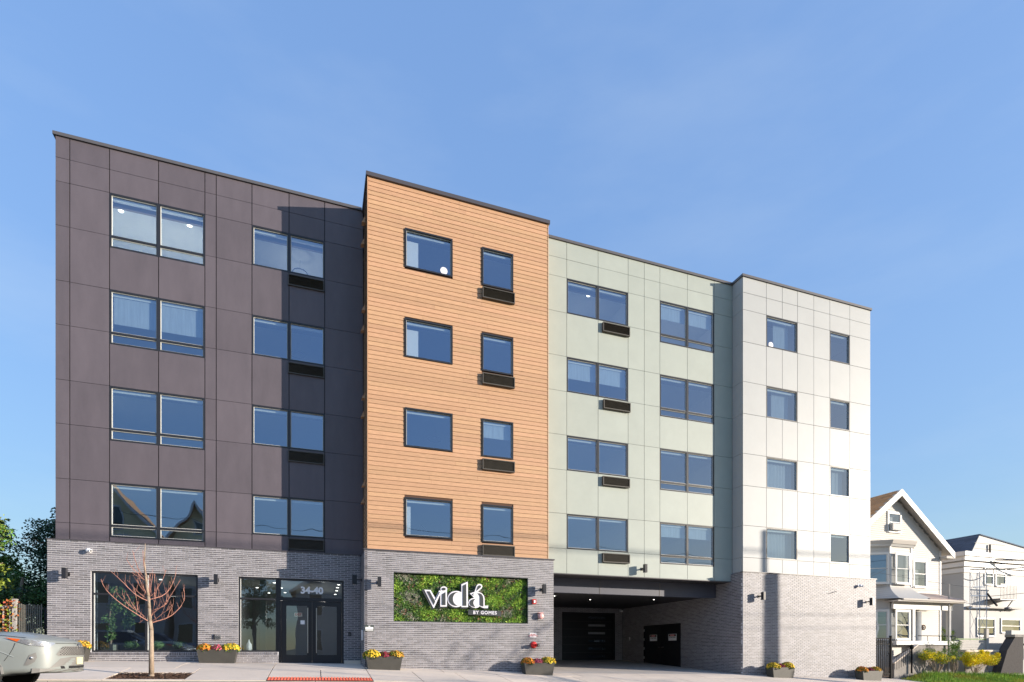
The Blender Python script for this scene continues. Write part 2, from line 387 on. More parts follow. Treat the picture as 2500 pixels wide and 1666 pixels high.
# tactile paving plate with rows of raised domes
mb = MB(); mb.add([(-1.23, -4.94, walk(-1.23, -4.94)), (1.54, -4.94, walk(1.54, -4.94)), (1.54, -4.37, walk(1.54, -4.37)), (-1.23, -4.37, walk(-1.23, -4.37))], [(0, 1, 2, 3)])
tp = put('tactile_paving', mb, M['tactile'], kind='structure')
mb = MB()
for i in range(34):
    x = -1.19+i*.0815
    for j in range(7):
        y = -4.41-j*.082; z = walk(x, y)
        mb.add([(x-.026, y-.026, z), (x+.026, y-.026, z), (x+.026, y+.026, z), (x-.026, y+.026, z), (x-.014, y-.014, z+.014), (x+.014, y-.014, z+.014), (x+.014, y+.014, z+.014), (x-.014, y+.014, z+.014)],
               [(4, 5, 6, 7), (0, 1, 5, 4), (1, 2, 6, 5), (2, 3, 7, 6), (3, 0, 4, 7)])
put('dome', mb, M['tactile'], tp, kind='stuff')
# driveway apron running into the garage
def gz(x, y):
    if y < -1.66: return walk(x, y)
    t = min(1, (y+1.66)/9.9); return walk(x, -1.66)*(1-t) + .925*t
sheet('driveway', frange(8.47, 17.3, 8), frange(-1.66, 8.25, 6), gz, M['garage_floor'], kind='structure')
# tree pit: mulch stuff
mb = MB(); pz = lambda x, y: walk(x, y)
mb.add([(x, -s, walk(x, -s)-.035) for x, s in ((-4.94, 4.79), (-3.21, 4.79), (-3.21, 3.59), (-4.94, 3.59))], [(0, 1, 2, 3)])
for _ in range(1500):
    x = random.uniform(-4.92, -3.23); s = random.uniform(3.6, 4.78); z = walk(x, -s)-.03+random.uniform(0, .03)
    a = random.uniform(0, 3.14); l = random.uniform(.02, .05); h = random.uniform(.006, .014)
    c, d = math.cos(a)*l, math.sin(a)*l
    mb.add([(x-c, -s-d, z), (x+c, -s+d, z+h), (x+c-d*.4, -s+d+c*.4, z+h+.004), (x-c-d*.4, -s-d+c*.4, z+.01)], [(0, 1, 2, 3)])
put('mulch', mb, M['mulch'], kind='stuff')

# ------------------------------------------------------------------ the apartment building
B = thing('apartment_building', 'five-storey apartment block with charcoal, timber, pale green and white fronts over a grey brick base', 'building', (8.5, 1.0, .8))
ROOF = 17.70; S1 = 16.93
T = [6.89+3.1*k for k in range(4)]; Bo = [5.51+3.1*k for k in range(4)]
def panel(wall, mat, x0, x1, z0, z1, y, gx=.012, gz_=.006, side=None):
    mb = MB(); j = random.uniform(-.0015, .0015)
    if side is None: mb.box(x0+gx, x1-gx, y+j, y+.022, z0+gz_, z1-gz_)
    else: mb.box(side+j, side+.022, x0+gx, x1-gx, z0+gz_, z1-gz_)
    put('panel', mb, mat, wall)
def cells(zb, zt, breaks): 
    z = [zb]+[b for b in breaks if zb+.05 < b < zt-.05]+[zt]; return list(zip(z, z[1:]))
def hole_backing(mb, x0, x1, z0, z1, ya, yb, holes):
    """solid wall slab with rectangular holes"""
    xs = sorted(set([x0, x1]+[h[i] for h in holes for i in (0, 1)])); zs = sorted(set([z0, z1]+[h[i] for h in holes for i in (2, 3)]))
    xs = [v for v in xs if x0 <= v <= x1]; zs = [v for v in zs if z0 <= v <= z1]
    for a, b in zip(xs, xs[1:]):
        run = None
        for c, d in zip(zs, zs[1:]):
            solid = not any(h[0] <= (a+b)/2 <= h[1] and h[2] <= (c+d)/2 <= h[3] for h in holes)
            if solid: run = [run[0] if run else c, d]
            if (not solid or d == zs[-1]) and run: mb.box(a, b, ya, yb, run[0], run[1]); run = None
WINC = []
def window(x0, x1, z0, z1, y, lights=1, transom=None, fw=.055, proud=.0, deep=.10, mull=.09, name='window', glass='glass', frame='frame', bead=True):
    """frame in the wall opening; y = outer wall face; each pane its own sub-part"""
    fr = MB(); y0 = y-proud; y1 = y+deep; WINC.append(1)
    fr.box(x0, x0+fw, y0, y1, z0, z1); fr.box(x1-fw, x1, y0, y1, z0, z1)
    fr.box(x0+fw, x1-fw, y0, y1, z1-fw, z1); fr.box(x0+fw, x1-fw, y0, y1, z0, z0+fw)
    W = put(name, fr, M[frame], B)
    xs = [x0+fw]; step = (x1-x0)/lights
    for i in range(1, lights):
        xm = x0+step*i; fr2 = MB().box(xm-mull/2, xm+mull/2, y0+.002, y1, z0+fw, z1-fw); put('mullion', fr2, M[frame], W); xs += [xm-mull/2, xm+mull/2]
    xs.append(x1-fw)
    gy = y+deep*.62
    if glass == 'glass':
        rb = put('roller_blind', MB().box(x0+.06, x1-.06, y+deep+.02, y+deep+.09, z1-.15, z1-.05), M['interior'], W)
        drop = {5: .5, 12: .35, 18: .25, 21: .45, 24: .3}.get(len(WINC), 0)
        if drop: put('blind_cloth', MB().box(x0+.08, x1-.08, y+deep+.05, y+deep+.055, z1-.15-drop*(z1-z0), z1-.15), M['curtain'], W)
    for i in range(lights):
        a, b = xs[2*i], xs[2*i+1]; zz = [z0+fw, z1-fw]
        if transom:
            put('transom_bar', MB().box(a, b, y0+.006, y1, transom-.035, transom+.035), M[frame], W); zz = [z0+fw, transom-.035, transom+.035, z1-fw]
        for j in range(0, len(zz), 2):
            put('pane', MB().quad((a, gy, zz[j]), (b, gy, zz[j]), (b, gy, zz[j+1]), (a, gy, zz[j+1])), M[glass], W)
            if bead:
                bd = MB(); t = .018
                bd.box(a, a+t, gy-.03, gy-.004, zz[j], zz[j+1]); bd.box(b-t, b, gy-.03, gy-.004, zz[j], zz[j+1])
                bd.box(a+t, b-t, gy-.03, gy-.004, zz[j+1]-t, zz[j+1]); bd.box(a+t, b-t, gy-.03, gy-.004, zz[j], zz[j]+t)
                put('glazing_bead', bd, M['bead'], W)
    return W
def grille(x0, x1, z0, z1, y, out=.06, mat='grille'):
    g = MB(); g.box(x0, x1, y-out+.03, y, z0, z1)
    t = .03
    g.box(x0, x0+t, y-out-.004, y-out+.032, z0, z1); g.box(x1-t, x1, y-out-.004, y-out+.032, z0, z1)
    g.box(x0+t, x1-t, y-out-.004, y-out+.032, z1-t, z1); g.box(x0+t, x1-t, y-out-.004, y-out+.032, z0, z0+t)
    o = put('air_conditioner_grille', g, M[mat], B)
    l = MB(); n = 9
    for i in range(n):
        z = z0+t+(z1-z0-2*t)*(i+.5)/n
        l.add([(x0+t, y-out, z-.012), (x1-t, y-out, z-.012), (x1-t, y-out+.03, z+.012), (x0+t, y-out+.03, z+.012)], [(0, 1, 2, 3)])
    put('louvre_slats', l, M[mat], o, kind='stuff')

# --- charcoal block
DX = [-7.685, -7.304, -6.241, -4.874, -3.517, -3.176, -2.070, -.878, .314, 1.66]
DB = 4.98
BR = sorted(Bo+T+[S1])
big = [(-6.241, -3.517, Bo[k]-.37, T[k]) for k in range(4)]; small = [(-2.07, .314, Bo[k], T[k]) for k in range(4)]
mb = MB(); hole_backing(mb, -7.66, 1.655, DB-.02, ROOF-.05, .026, .22, [(h[0]+.01, h[1]-.01, h[2]+.01, h[3]-.01) for h in big+small])
mb.box(-7.66, -7.44, .22, 14, DB-.02, ROOF-.05)
wall = put('panel_wall', mb, M['joint'], B)
for i in range(len(DX)-1):
    a, b = DX[i], DX[i+1]; mid = (a+b)/2
    if -6.241 < mid < -3.517:
        cs = [(DB, big[0][2])] + [(T[k], big[k+1][2]) for k in range(3)] + [(T[3], S1), (S1, ROOF-.1)]
    elif -2.07 < mid < .314:
        cs = [(DB, Bo[0])] + [(T[k], Bo[k+1]) for k in range(3)] + [(T[3], S1), (S1, ROOF-.1)]
    else: cs = cells(DB, ROOF-.1, BR)
    for c, d in cs: panel(wall, M['dark_panel'], a, b, c, d, 0, .013, .006)
for k, (c, d) in enumerate(cells(DB, ROOF-.1, BR)):
    for s in range(9): panel(wall, M['dark_panel'], .02+s*1.6, .02+(s+1)*1.6, c, d, 0, .013, .006, side=-7.685)
for k in range(4):
    window(-6.241, -3.517, Bo[k]-.37, T[k], 0, 2, Bo[k], fw=.05, mull=.11)
    window(-2.07, .314, Bo[k], T[k], 0, 2, None, fw=.05, mull=.11)
    grille(-.91, .30, Bo[k]-.46, Bo[k]-.07, 0, .05)
put('coping', MB().box(-7.74, 1.60, -.05, .3, ROOF-.1, ROOF), M['coping'], B)
# --- timber block
WY = -1.71
WX0, WX1 = 1.66, 8.29; WB, WT = 4.93, 17.55
wh = []
for k in range(4):
    z = -3.1*(3-k)
    wh.append((2.92, 4.60, 14.75+z, 16.10+z)); wh.append((5.69, 6.885, 14.72+z, 16.09+z))
mb = MB(); hole_backing(mb, WX0+.03, WX1-.03, WB-.02, WT, WY+.03, WY+.22, [(h[0]+.01, h[1]-.01, h[2]+.01, h[3]-.01) for h in wh])
mb.box(WX0+.03, WX0+.2, WY+.22, .02, WB-.02, WT); mb.box(WX1-.2, WX1-.03, WY+.22, 9, WB-.02, WT)
wall = put('siding_wall', mb, M['wood_gap'], B)
PITCH = .1503
nb = int(round((WT-WB)/PITCH))
def board(a, b, z, y, side=None):
    mb = MB(); h = PITCH-.011; z0 = z+.003; z1 = z0+h
    if side is None:
        mb.add([(a, y, z0), (b, y, z0), (b, y+.010, z1), (a, y+.010, z1), (a, y+.03, z0), (b, y+.03, z0), (b, y+.03, z1), (a, y+.03, z1)],
               [(0, 1, 2, 3), (4, 0, 3, 7), (1, 5, 6, 2), (3, 2, 6, 7), (0, 4, 5, 1)])
    else:
        x = side; mb.add([(x, b, z0), (x, a, z0), (x+.01, a, z1), (x+.01, b, z1), (x+.03, b, z0), (x+.03, a, z0), (x+.03, a, z1), (x+.03, b, z1)],
               [(0, 1, 2, 3), (4, 0, 3, 7), (1, 5, 6, 2), (3, 2, 6, 7), (0, 4, 5, 1)])
    put('siding_board', mb, M['wood'], wall)
for i in range(nb):
    z = WB+i*PITCH; zm = z+PITCH/2
    segs = [(WX0+.03, WX1-.03)]
    for h in wh:
        if h[2]-.02 < zm < h[3]+.02:
            segs = [s2 for s in segs for s2 in ((s[0], min(s[1], h[0]-.012)), (max(s[0], h[1]+.012), s[1])) if s2[1]-s2[0] > .05]
    for a, b in segs:
        if b-a > 4.5:   # butt joint somewhere along the run
            c = a+random.uniform(1.8, b-a-1.8); board(a, c-.002, z, WY); board(c+.002, b, z, WY)
        else: board(a, b, z, WY)
mb = MB()
for i in range(nb):      # the narrow return towards the charcoal block, seen edge on
    z = WB+i*PITCH; mb.add([(WX0, -.02, z+.003), (WX0, WY+.03, z+.003), (WX0+.012, WY+.03, z+PITCH-.009), (WX0+.012, -.02, z+PITCH-.009), (WX0+.03, -.02, z+PITCH-.009), (WX0+.03, WY+.03, z+PITCH-.009)], [(0, 1, 2, 3), (3, 2, 5, 4)])
for i in range(nb):
    z = WB+i*PITCH; mb.add([(WX1, WY+.03, z+.003), (WX1, 9, z+.003), (WX1-.012, 9, z+PITCH-.009), (WX1-.012, WY+.03, z+PITCH-.009)], [(0, 1, 2, 3)])
put('side_siding', mb, M['wood'], wall, kind='stuff')
put('corner_trim', MB().box(WX0-.004, WX0+.026, WY-.006, WY+.03, WB, WT), M['wood'], B)
put('corner_trim', MB().box(WX1-.026, WX1+.004, WY-.006, WY+.03, WB, WT), M['wood'], B)
for i, h in enumerate(wh):
    window(h[0], h[1], h[2], h[3], WY, 1, None, fw=.05, proud=.03, deep=.09)
    if i % 2: grille(h[0], h[1]+.035, h[2]-.49, h[2]-.10, WY, .10)
put('coping', MB().box(WX0-.05, WX1+.05, WY-.06, 9, WT, ROOF-.02), M['coping_dark'], B)
for k in range(4):
    for dz, dy in ((0.45, -.75), (-.05, -.35)):
        mb = MB(); z = 16.15-3.1*(3-k)+dz
        mb.add([(WX0, dy-.1, z), (WX0-.12, dy-.1, z-.02), (WX0-.12, dy+.1, z-.02), (WX0, dy+.1, z), (WX0, dy-.1, z+.2), (WX0-.02, dy-.1, z+.2), (WX0-.02, dy+.1, z+.2), (WX0, dy+.1, z+.2)],
               [(0, 1, 2, 3), (1, 5, 6, 2), (0, 4, 5, 1), (3, 2, 6, 7), (4, 7, 6, 5)])
        put('vent_hood', mb, M['wood'], B)
# --- pale green block
GY = -1.02; GX = [8.30, 9.371, 10.755, 12.135, 12.901, 13.655, 15.027, 16.413, 17.378]; GB = 4.53
gs = [(9.371, 12.135, Bo[k], T[k]) for k in range(4)]; gb = [(13.655, 16.413, Bo[k]-.37, T[k]) for k in range(4)]
mb = MB(); hole_backing(mb, 8.28, 17.45, GB+.03, ROOF-.05, GY+.026, GY+.22, [(h[0]+.01, h[1]-.01, h[2]+.01, h[3]-.01) for h in gs+gb])
wall = put('panel_wall', mb, M['joint_light'], B)
for i in range(len(GX)-1):
    a, b = GX[i], GX[i+1]; mid = (a+b)/2
    if 9.371 < mid < 12.135: cs = [(GB, Bo[0])] + [(T[k], Bo[k+1]) for k in range(3)] + [(T[3], S1), (S1, ROOF-.1)]
    elif 13.655 < mid < 16.413: cs = [(GB, gb[0][2])] + [(T[k], gb[k+1][2]) for k in range(3)] + [(T[3], S1), (S1, ROOF-.1)]
    else: cs = cells(GB, ROOF-.1, BR)
    for c, d in cs: panel(wall, M['green_panel'], a, b, c, d, GY, .008, .006)
for k in range(4):
    window(9.371, 12.135, Bo[k], T[k], GY, 2, None, fw=.05, mull=.10)
    window(13.655, 16.413, Bo[k]-.37, T[k], GY, 2, Bo[k]-.02, fw=.05, mull=.10)
    o = .07 if k != 2 else .10
    grille(10.93+(o-.07), 12.16+(o-.07), Bo[k]-.46, Bo[k]-.09, GY, .11)
put('coping', MB().box(8.2, 17.33, GY-.05, GY+.3, ROOF-.1, ROOF), M['coping'], B)
put('drip_edge', MB().box(8.47, 17.3, GY-.03, GY+.21, GB-.03, GB-.004), M['coping'], B)
# --- white block
HY = -1.67; HX = [17.378, 18.654, 19.543, 20.407, 21.358, 22.317, 23.543, 24.85]; HB = 4.89
hb = [(18.654, 20.407, Bo[k], T[k]) for k in range(4)]; hs_ = [(22.317, 23.543, Bo[k]+.01, T[k]) for k in range(4)]
mb = MB(); hole_backing(mb, 17.40, 24.83, HB-.02, ROOF-.05, HY+.026, HY+.22, [(h[0]+.01, h[1]-.01, h[2]+.01, h[3]-.01) for h in hb+hs_])
mb.box(17.40, 17.6, HY+.22, GY+.02, HB-.3, ROOF-.05); mb.box(24.6, 24.83, HY+.22, 14, HB-.02, ROOF-.05)
wall = put('panel_wall', mb, M['joint_light'], B)
for i in range(len(HX)-1):
    a, b = HX[i], HX[i+1]; mid = (a+b)/2
    if 18.654 < mid < 20.407: cs = [(HB, Bo[0])] + [(T[k], Bo[k+1]) for k in range(3)] + [(T[3], S1), (S1, ROOF-.1)]
    elif 22.317 < mid < 23.543: cs = [(HB, Bo[0])] + [(T[k], Bo[k+1]) for k in range(3)] + [(T[3], S1), (S1, ROOF-.1)]
    else: cs = cells(HB, ROOF-.1, BR)
    for c, d in cs: panel(wall, M['white_panel'], a, b, c, d, HY, .010, .008)
for c, d in cells(HB, ROOF-.1, BR):
    panel(wall, M['white_panel'], HY+.025, GY-.001, c, d, 0, .006, .006, side=17.378)
    for s in range(10): panel(wall, M['white_panel'], HY+.025+s*1.5, HY+.025+(s+1)*1.5, c, d, 0, .008, .006, side=24.828)
for k in range(4):
    window(18.654, 20.407, Bo[k], T[k], HY, 1, None, fw=.045)
    window(22.317, 23.543, Bo[k]+.01, T[k], HY, 1, None, fw=.045)
put('coping', MB().box(17.33, 24.9, HY-.05, HY+.3, ROOF-.1, ROOF), M['coping'], B)
put('coping', MB().box(17.33, 17.62, HY+.3, GY+.3, ROOF-.1, ROOF), M['coping'], B)
put('roof', MB().box(-7.4, 24.6, .3, 14, ROOF-.5, ROOF-.3), M['soffit'], B)
put('rear_wall', MB().box(-7.4, 24.6, 13.8, 14, .5, ROOF-.3), M['lobby'], B)
# --- rooms behind the windows
def rooms(x0, x1, yf, zb, parts_x, lit=()):
    for k in range(4):
        zt = T[k]+.10; zfl = Bo[k]-.75
        put('room_floor', MB().box(x0, x1, yf+.23, yf+5.0, zfl-.15, zfl), M['interior_floor'], B)
        put('room_ceiling', MB().box(x0, x1, yf+.23, yf+5.0, zt, zt+.12), M['interior'], B)
        mb = MB().box(x0, x1, yf+5.0, yf+5.1, zfl, zt)
        for px in parts_x: mb.box(px-.06, px+.06, yf+.23, yf+5.0, zfl, zt-.002)
        put('room_wall', mb, M['interior'], B)
        put('ceiling_beam', MB().box(x0, x1, yf+.55, yf+.65, zt-.14, zt-.001), M['interior_floor'], B)
rooms(-7.4, 1.6, 0, DB, (-7.3, -2.8, 1.5)); rooms(1.72, 8.2, WY, WB, (1.80, 5.2, 8.1))
rooms(8.35, 17.3, GY, GB, (8.4, 12.5, 17.2)); rooms(17.45, 24.8, HY, HB, (17.5, 21.4, 24.7))
def spot(x, y, z, name='ceiling_light', r=.07):
    put(name, MB().lathe([(r, z-.012), (r, z-.001)], x, y, 12), M['lamp_on'], B)
for x, y, k in ((-6.18, .91, 3), (-4.14, .90, 3), (10.75, -.18, 3), (14.61, -.22, 3), (16.25, -.22, 3)): spot(x, y, T[k]+.098, r=.075)
def room_light(x, y, z, e):      # the lit ceiling lamps light their own rooms
    l = bpy.data.lights.new('lamp_light', 'POINT'); l.energy = e; l.shadow_soft_size = .15; l.color = (1, .95, .86); o = bpy.data.objects.new('lamp_light', l); COL.objects.link(o); o.location = (x, y, z); par(o, B)
room_light(-6.0, 1.6, T[3]-1.5, 22); room_light(-4.2, 1.6, T[3]-1.5, 22); room_light(-.6, 1.7, T[3]-1.4, 14); room_light(10.75, .8, T[3]-1.4, 5); room_light(15.3, .8, T[3]-1.4, 5)
# ring lamps hanging in rooms
for x, y, z in ((-.55, 1.4, T[3]-.45), (-.65, 1.5, T[2]-.4), (4.35, .2, T[1]-.35)):
    mb = MB(); mb.tube([(x+.26*math.cos(t*math.pi/12), y+.26*math.sin(t*math.pi/12), z) for t in range(25)], .018, n=5, cap=False); mb.tube([(x, y-.26, z), (x, y, z+.5)], .004, n=3)
    put('ring_lamp', mb, M['coping_dark'], B)
# curtains in the upper white block windows and door leaf seen in the timber block
for k, (a, b) in ((3, (19.3, 20.1)), (2, (19.2, 20.1)), (1, (18.72, 20.3)), (0, (18.72, 20.3))):
    mb = MB(); n = 26
    vs = [(a+(b-a)*i/n, HY+.3+.05*math.sin(i*2.1), z) for z in (Bo[k]+.02, T[k]+.05) for i in range(n+1)]
    mb.add(vs, [(i, i+1, n+2+i, n+1+i) for i in range(n)]); put('curtain', mb, M['curtain'], B, smooth=True)
mb = MB(); n = 20; a, b, k = 22.4, 23.45, 1
mb.add([(a+(b-a)*i/n, HY+.3+.05*math.sin(i*2.3), z) for z in (Bo[k]+.02, T[k]+.05) for i in range(n+1)], [(i, i+1, n+2+i, n+1+i) for i in range(n)]); put('curtain', mb, M['curtain'], B, smooth=True)
for k in (0, 2, 3):
    put('wardrobe', MB().box(2.75, 3.42 if k else 3.15, WY+.22, WY+.28, Bo[k]-.7, Bo[k]+1.02), M['white'], B)
put('desk_lamp', MB().tube([(3.5, WY+.4, 5.45), (3.45, WY+.4, 5.75), (3.55, WY+.4, 5.95), (3.72, WY+.4, 5.80)], .012).lathe([(.14, 5.66), (.03, 5.74), (.01, 5.78)], 3.72, WY+.4, 12), M['iron'], B)
for x, z in ((4.3, 14.95), (18.95, 14.95)):
    me = MB().lathe([(.001, 0), (.13, 0), (.13, .004), (.001, .004)], 0, 0, 18).mesh('window_sticker', M['white_print'])
    me.transform(Matrix.Translation((x, (WY if x < 10 else HY)+(.045 if x < 10 else .05), z)) @ Matrix.Rotation(R(90), 4, 'X')); put('window_sticker', me, None, B)

# --- brick base
BL, BH, MT = .222, .0525, .0135
PX_ = BL+MT; PZ = BH+MT
SINGLE = []       # candidates to become single bricks: (pixel size, wall, matrix)
def px_scale(x, y):
    d = x*math.sin(R(19.2)) + (y-CAM_LOC[1])*math.cos(R(19.2)); return 1378/d
def brick_wall(o, d, nrm, W, z0, z1, holes=(), back=.12, zbase=None, rowlocks=()):
    """o origin xy, d unit direction, nrm outward normal; bricks stand 8 mm proud of the mortar"""
    mw = MB()
    def P3(u, n_, z): return (o[0]+d[0]*u+nrm[0]*n_, o[1]+d[1]*u+nrm[1]*n_, z)
    def bx(mb, u0, u1, n0, n1, za, zb_):
        vs = [P3(u0, n0, za), P3(u1, n0, za), P3(u1, n1, za), P3(u0, n1, za), P3(u0, n0, zb_), P3(u1, n0, zb_), P3(u1, n1, zb_), P3(u0, n1, zb_)]
        mb.add(vs, [(0, 3, 2, 1), (4, 5, 6, 7), (0, 1, 5, 4), (1, 2, 6, 5), (2, 3, 7, 6), (3, 0, 4, 7)])
    us = sorted(set([0, W]+[v for h in holes for v in h[:2] if 0 < v < W])); zs = sorted(set([z0, z1]+[v for h in holes for v in h[2:4] if z0 < v < z1]))
    for a, b in zip(us, us[1:]):
        for c, e in zip(zs, zs[1:]):
            if not any(h[0] <= (a+b)/2 <= h[1] and h[2] <= (c+e)/2 <= h[3] for h in holes): bx(mw, a, b, -back, -.008, c, e)
    wl = put('brick_wall', mw, M['mortar'], B)
    rest = MB(); n = int((z1-z0)/PZ)+1
    def one(u0, u1, za, zb_, full):
        jit = random.uniform(-.0015, .0015)
        if full:
            x, y, z = P3((u0+u1)/2, 0, (za+zb_)/2)
            SINGLE.append((px_scale(x, y) * BL * (abs(nrm[1])*1.0+abs(nrm[0])*.3), wl, rest, (u0, u1, za, zb_, jit), P3, (x, y, z), d, nrm)); return
        emit(rest, P3, u0, u1, za, zb_, jit)
    for i in range(n):
        za = z1-(i+1)*PZ+MT/2; zb_ = za+BH; zm = (za+zb_)/2
        if zb_ < z0: break
        off = 0 if i % 2 else PX_/2
        segs = [(0, W)]
        for h in holes:
            if h[2]-.01 < zm < h[3]+.01: segs = [t for s in segs for t in ((s[0], min(s[1], h[0])), (max(s[0], h[1]), s[1])) if t[1]-t[0] > .02]
        for rl in rowlocks:
            if rl[2] < zm < rl[3]: segs = [t for s in segs for t in ((s[0], min(s[1], rl[0])), (max(s[0], rl[1]), s[1])) if t[1]-t[0] > .02]
        for a, b in segs:
            k = int(math.floor((a-off)/PX_))
            while k*PX_+off < b:
                u0 = max(a, k*PX_+off+MT/2); u1 = min(b, (k+1)*PX_+off-MT/2)
                if u1-u0 > .008: one(u0, u1, za, zb_, u1-u0 > BL-.003)
                k += 1
        for h in holes:      # courses cut by the head or sill of an opening
            for ca, cb in ((za, min(zb_, h[2])), (max(za, h[3]), zb_)):
                if h[2]-.01 < zm < h[3]+.01 and cb-ca > .008:
                    k = int(math.floor((h[0]-off)/PX_))
                    while k*PX_+off < h[1]:
                        u0 = max(h[0], k*PX_+off+MT/2, 0); u1 = min(h[1], (k+1)*PX_+off-MT/2, W)
                        if u1-u0 > .02 and not any(rl[2]-.03 < ca < rl[3] and rl[0] < u1 and rl[1] > u0 for rl in rowlocks): one(u0, u1, ca, cb, False)
                        k += 1
    for rl in rowlocks:
        u = rl[0]+MT/2
        while u+BH < rl[1]: emit(rest, P3, u, u+BH, rl[2]+MT/2, rl[3]-MT/2, .008); u += PZ
    return wl, rest
def emit(mb, P3, u0, u1, za, zb_, jit):
    vs = [P3(u0, -.009, za), P3(u1, -.009, za), P3(u0, -.009, zb_), P3(u1, -.009, zb_), P3(u0+.002, jit, za+.002), P3(u1-.002, jit, za+.002), P3(u0+.002, jit, zb_-.002), P3(u1-.002, jit, zb_-.002)]
    mb.add(vs, [(4, 5, 7, 6), (0, 1, 5, 4), (1, 3, 7, 5), (3, 2, 6, 7), (2, 0, 4, 6)])
BW = []
DBY = -.11
# charcoal base: u = X+7.85
f = lambda x: x+7.85
BW.append(brick_wall((-7.85, DBY), (1, 0), (0, -1), 9.40, .85, 4.96, [(f(-6.715), f(-3.708), 1.44, 4.02), (f(-2.49), f(-1.21), 1.44, 4.02), (f(-1.21), f(.974), .5, 4.02)],
    back=.14, rowlocks=[(f(-6.715), f(-3.708), 1.33, 1.44), (f(-2.49), f(-1.21), 1.33, 1.44)]))
BW.append(brick_wall((-7.85, 9.0), (0, -1), (-1, 0), 8.97, .95, 4.96, back=.12))
# timber base front, left return, right return (garage side)
g = lambda x: x-1.553
BW.append(brick_wall((1.553, -1.81), (1, 0), (0, -1), 6.912, .5, 4.89, [(g(2.522), g(7.438), 2.485, 4.18)], back=.12))
BW.append(brick_wall((1.553, -.112), (0, -1), (-1, 0), 1.69, .6, 4.89, back=.1))
BW.append(brick_wall((8.465, -1.80), (0, 1), (1, 0), 10.04, .4, 4.0, back=.1))
# white base front, left return = right wall of the garage
BW.append(brick_wall((17.30, -1.77), (1, 0), (0, -1), 7.79, .0, 4.86, back=.12))
HDY0, HDY1 = 2.60, 5.97
BW.append(brick_wall((17.30, 8.25), (0, -1), (-1, 0), 10.0, .3, 4.86, [(8.25-HDY1, 8.25-HDY0, .3, 2.87)], back=.1))
BW.append(brick_wall((25.09, -1.75), (0, 1), (1, 0), 10, -.1, 4.86, back=.1))
# garage back wall
GDX0, GDX1 = 13.35, 16.80
BW.append(brick_wall((8.47, 8.25), (1, 0), (0, -1), 8.80, .8, 4.05, [(GDX0-8.47, GDX1-8.47, .8, 3.70)], back=.12))
SINGLE.sort(key=lambda t: -t[0])
bm_ = {}
for i, (s_, wl, rest, q, P3, c, d, nrm) in enumerate(SINGLE):
    if i < 296:
        key = (d, nrm)
        if key not in bm_:
            m = MB(); F = lambda u, n_, z, d=d, nrm=nrm: (d[0]*u+nrm[0]*n_, d[1]*u+nrm[1]*n_, z)
            emit(m, F, -BL/2, BL/2, -BH/2, BH/2, 0); bm_[key] = m.mesh('brick', M['brick'])
        o = bpy.data.objects.new('brick', bm_[key]); COL.objects.link(o); o.location = (c[0]+nrm[0]*q[4], c[1]+nrm[1]*q[4], c[2]); o.parent = wl
    else: emit(rest, P3, *q)
for wl, rest in BW: put('brick_courses', rest, M['brick'], wl, kind='stuff')
put('ledge', MB().box(-7.88, 1.55, DBY-.02, .03, 4.955, 4.978), M['coping_dark'], B)
put('ledge', MB().box(1.52, 8.50, -1.84, WY+.03, 4.885, 4.925), M['coping_dark'], B)
put('ledge', MB().box(17.27, 25.12, -1.80, HY+.03, 4.855, 4.885), M['coping_dark'], B)
# --- shopfront glazing and entrance
def shop(x0, x1, z0, z1, lights, rail, y=DBY+.07, name='shop_window', pdep=.09):
    fw = .06; fr = MB()
    fr.box(x0, x0+fw, y, y+pdep, z0, z1); fr.box(x1-fw, x1, y, y+pdep, z0, z1); fr.box(x0+fw, x1-fw, y, y+pdep, z1-fw, z1); fr.box(x0+fw, x1-fw, y, y+pdep, z0, z0+fw)
    W = put(name, fr, M['frame'], B); xs = [x0+fw]
    for i in range(1, lights):
        xm = x0+(x1-x0)*i/lights; put('mullion', MB().box(xm-.035, xm+.035, y-.002, y+pdep, z0+fw, z1-fw), M['frame'], W); xs += [xm-.035, xm+.035]
    xs.append(x1-fw)
    for i in range(lights):
        a, b = xs[2*i], xs[2*i+1]; put('rail', MB().box(a, b, y+.004, y+pdep, rail-.03, rail+.03), M['frame'], W)
        for za, zb_ in ((z0+fw, rail-.03), (rail+.03, z1-fw)):
            put('pane', MB().quad((a, y+.05, za), (b, y+.05, za), (b, y+.05, zb_), (a, y+.05, zb_)), M['shop_glass'], W)
        put('glazing_bead', MB().box(a, a+.02, y+.02, y+.045, z0+fw, z1-fw), M['bead'], W)
    return W
shop(-6.715, -3.708, 1.44, 4.02, 2, 3.30)
shop(-2.49, -1.25, 1.44, 4.02, 1, 3.28)
y = DBY+.05; zb0 = 1.03
fr = MB(); fr.box(-1.25, -1.14, y, y+.12, zb0-.1, 4.02); fr.box(.90, .974, y, y+.12, zb0-.1, 4.02); fr.box(-1.14, .90, y, y+.12, 3.95, 4.02); fr.box(-1.14, .90, y, y+.12, 3.24, 3.36)
E1 = put('entrance_frame', fr, M['frame'], B)
put('pane', MB().quad((-1.14, y+.06, 3.36), (.90, y+.06, 3.36), (.90, y+.06, 3.95), (-1.14, y+.06, 3.95)), M['shop_glass'], E1)
put_text('number_sign', "34-40", .33, (-.12, y+.045, 3.62), M['white'], B, depth=.004, bold=.014)
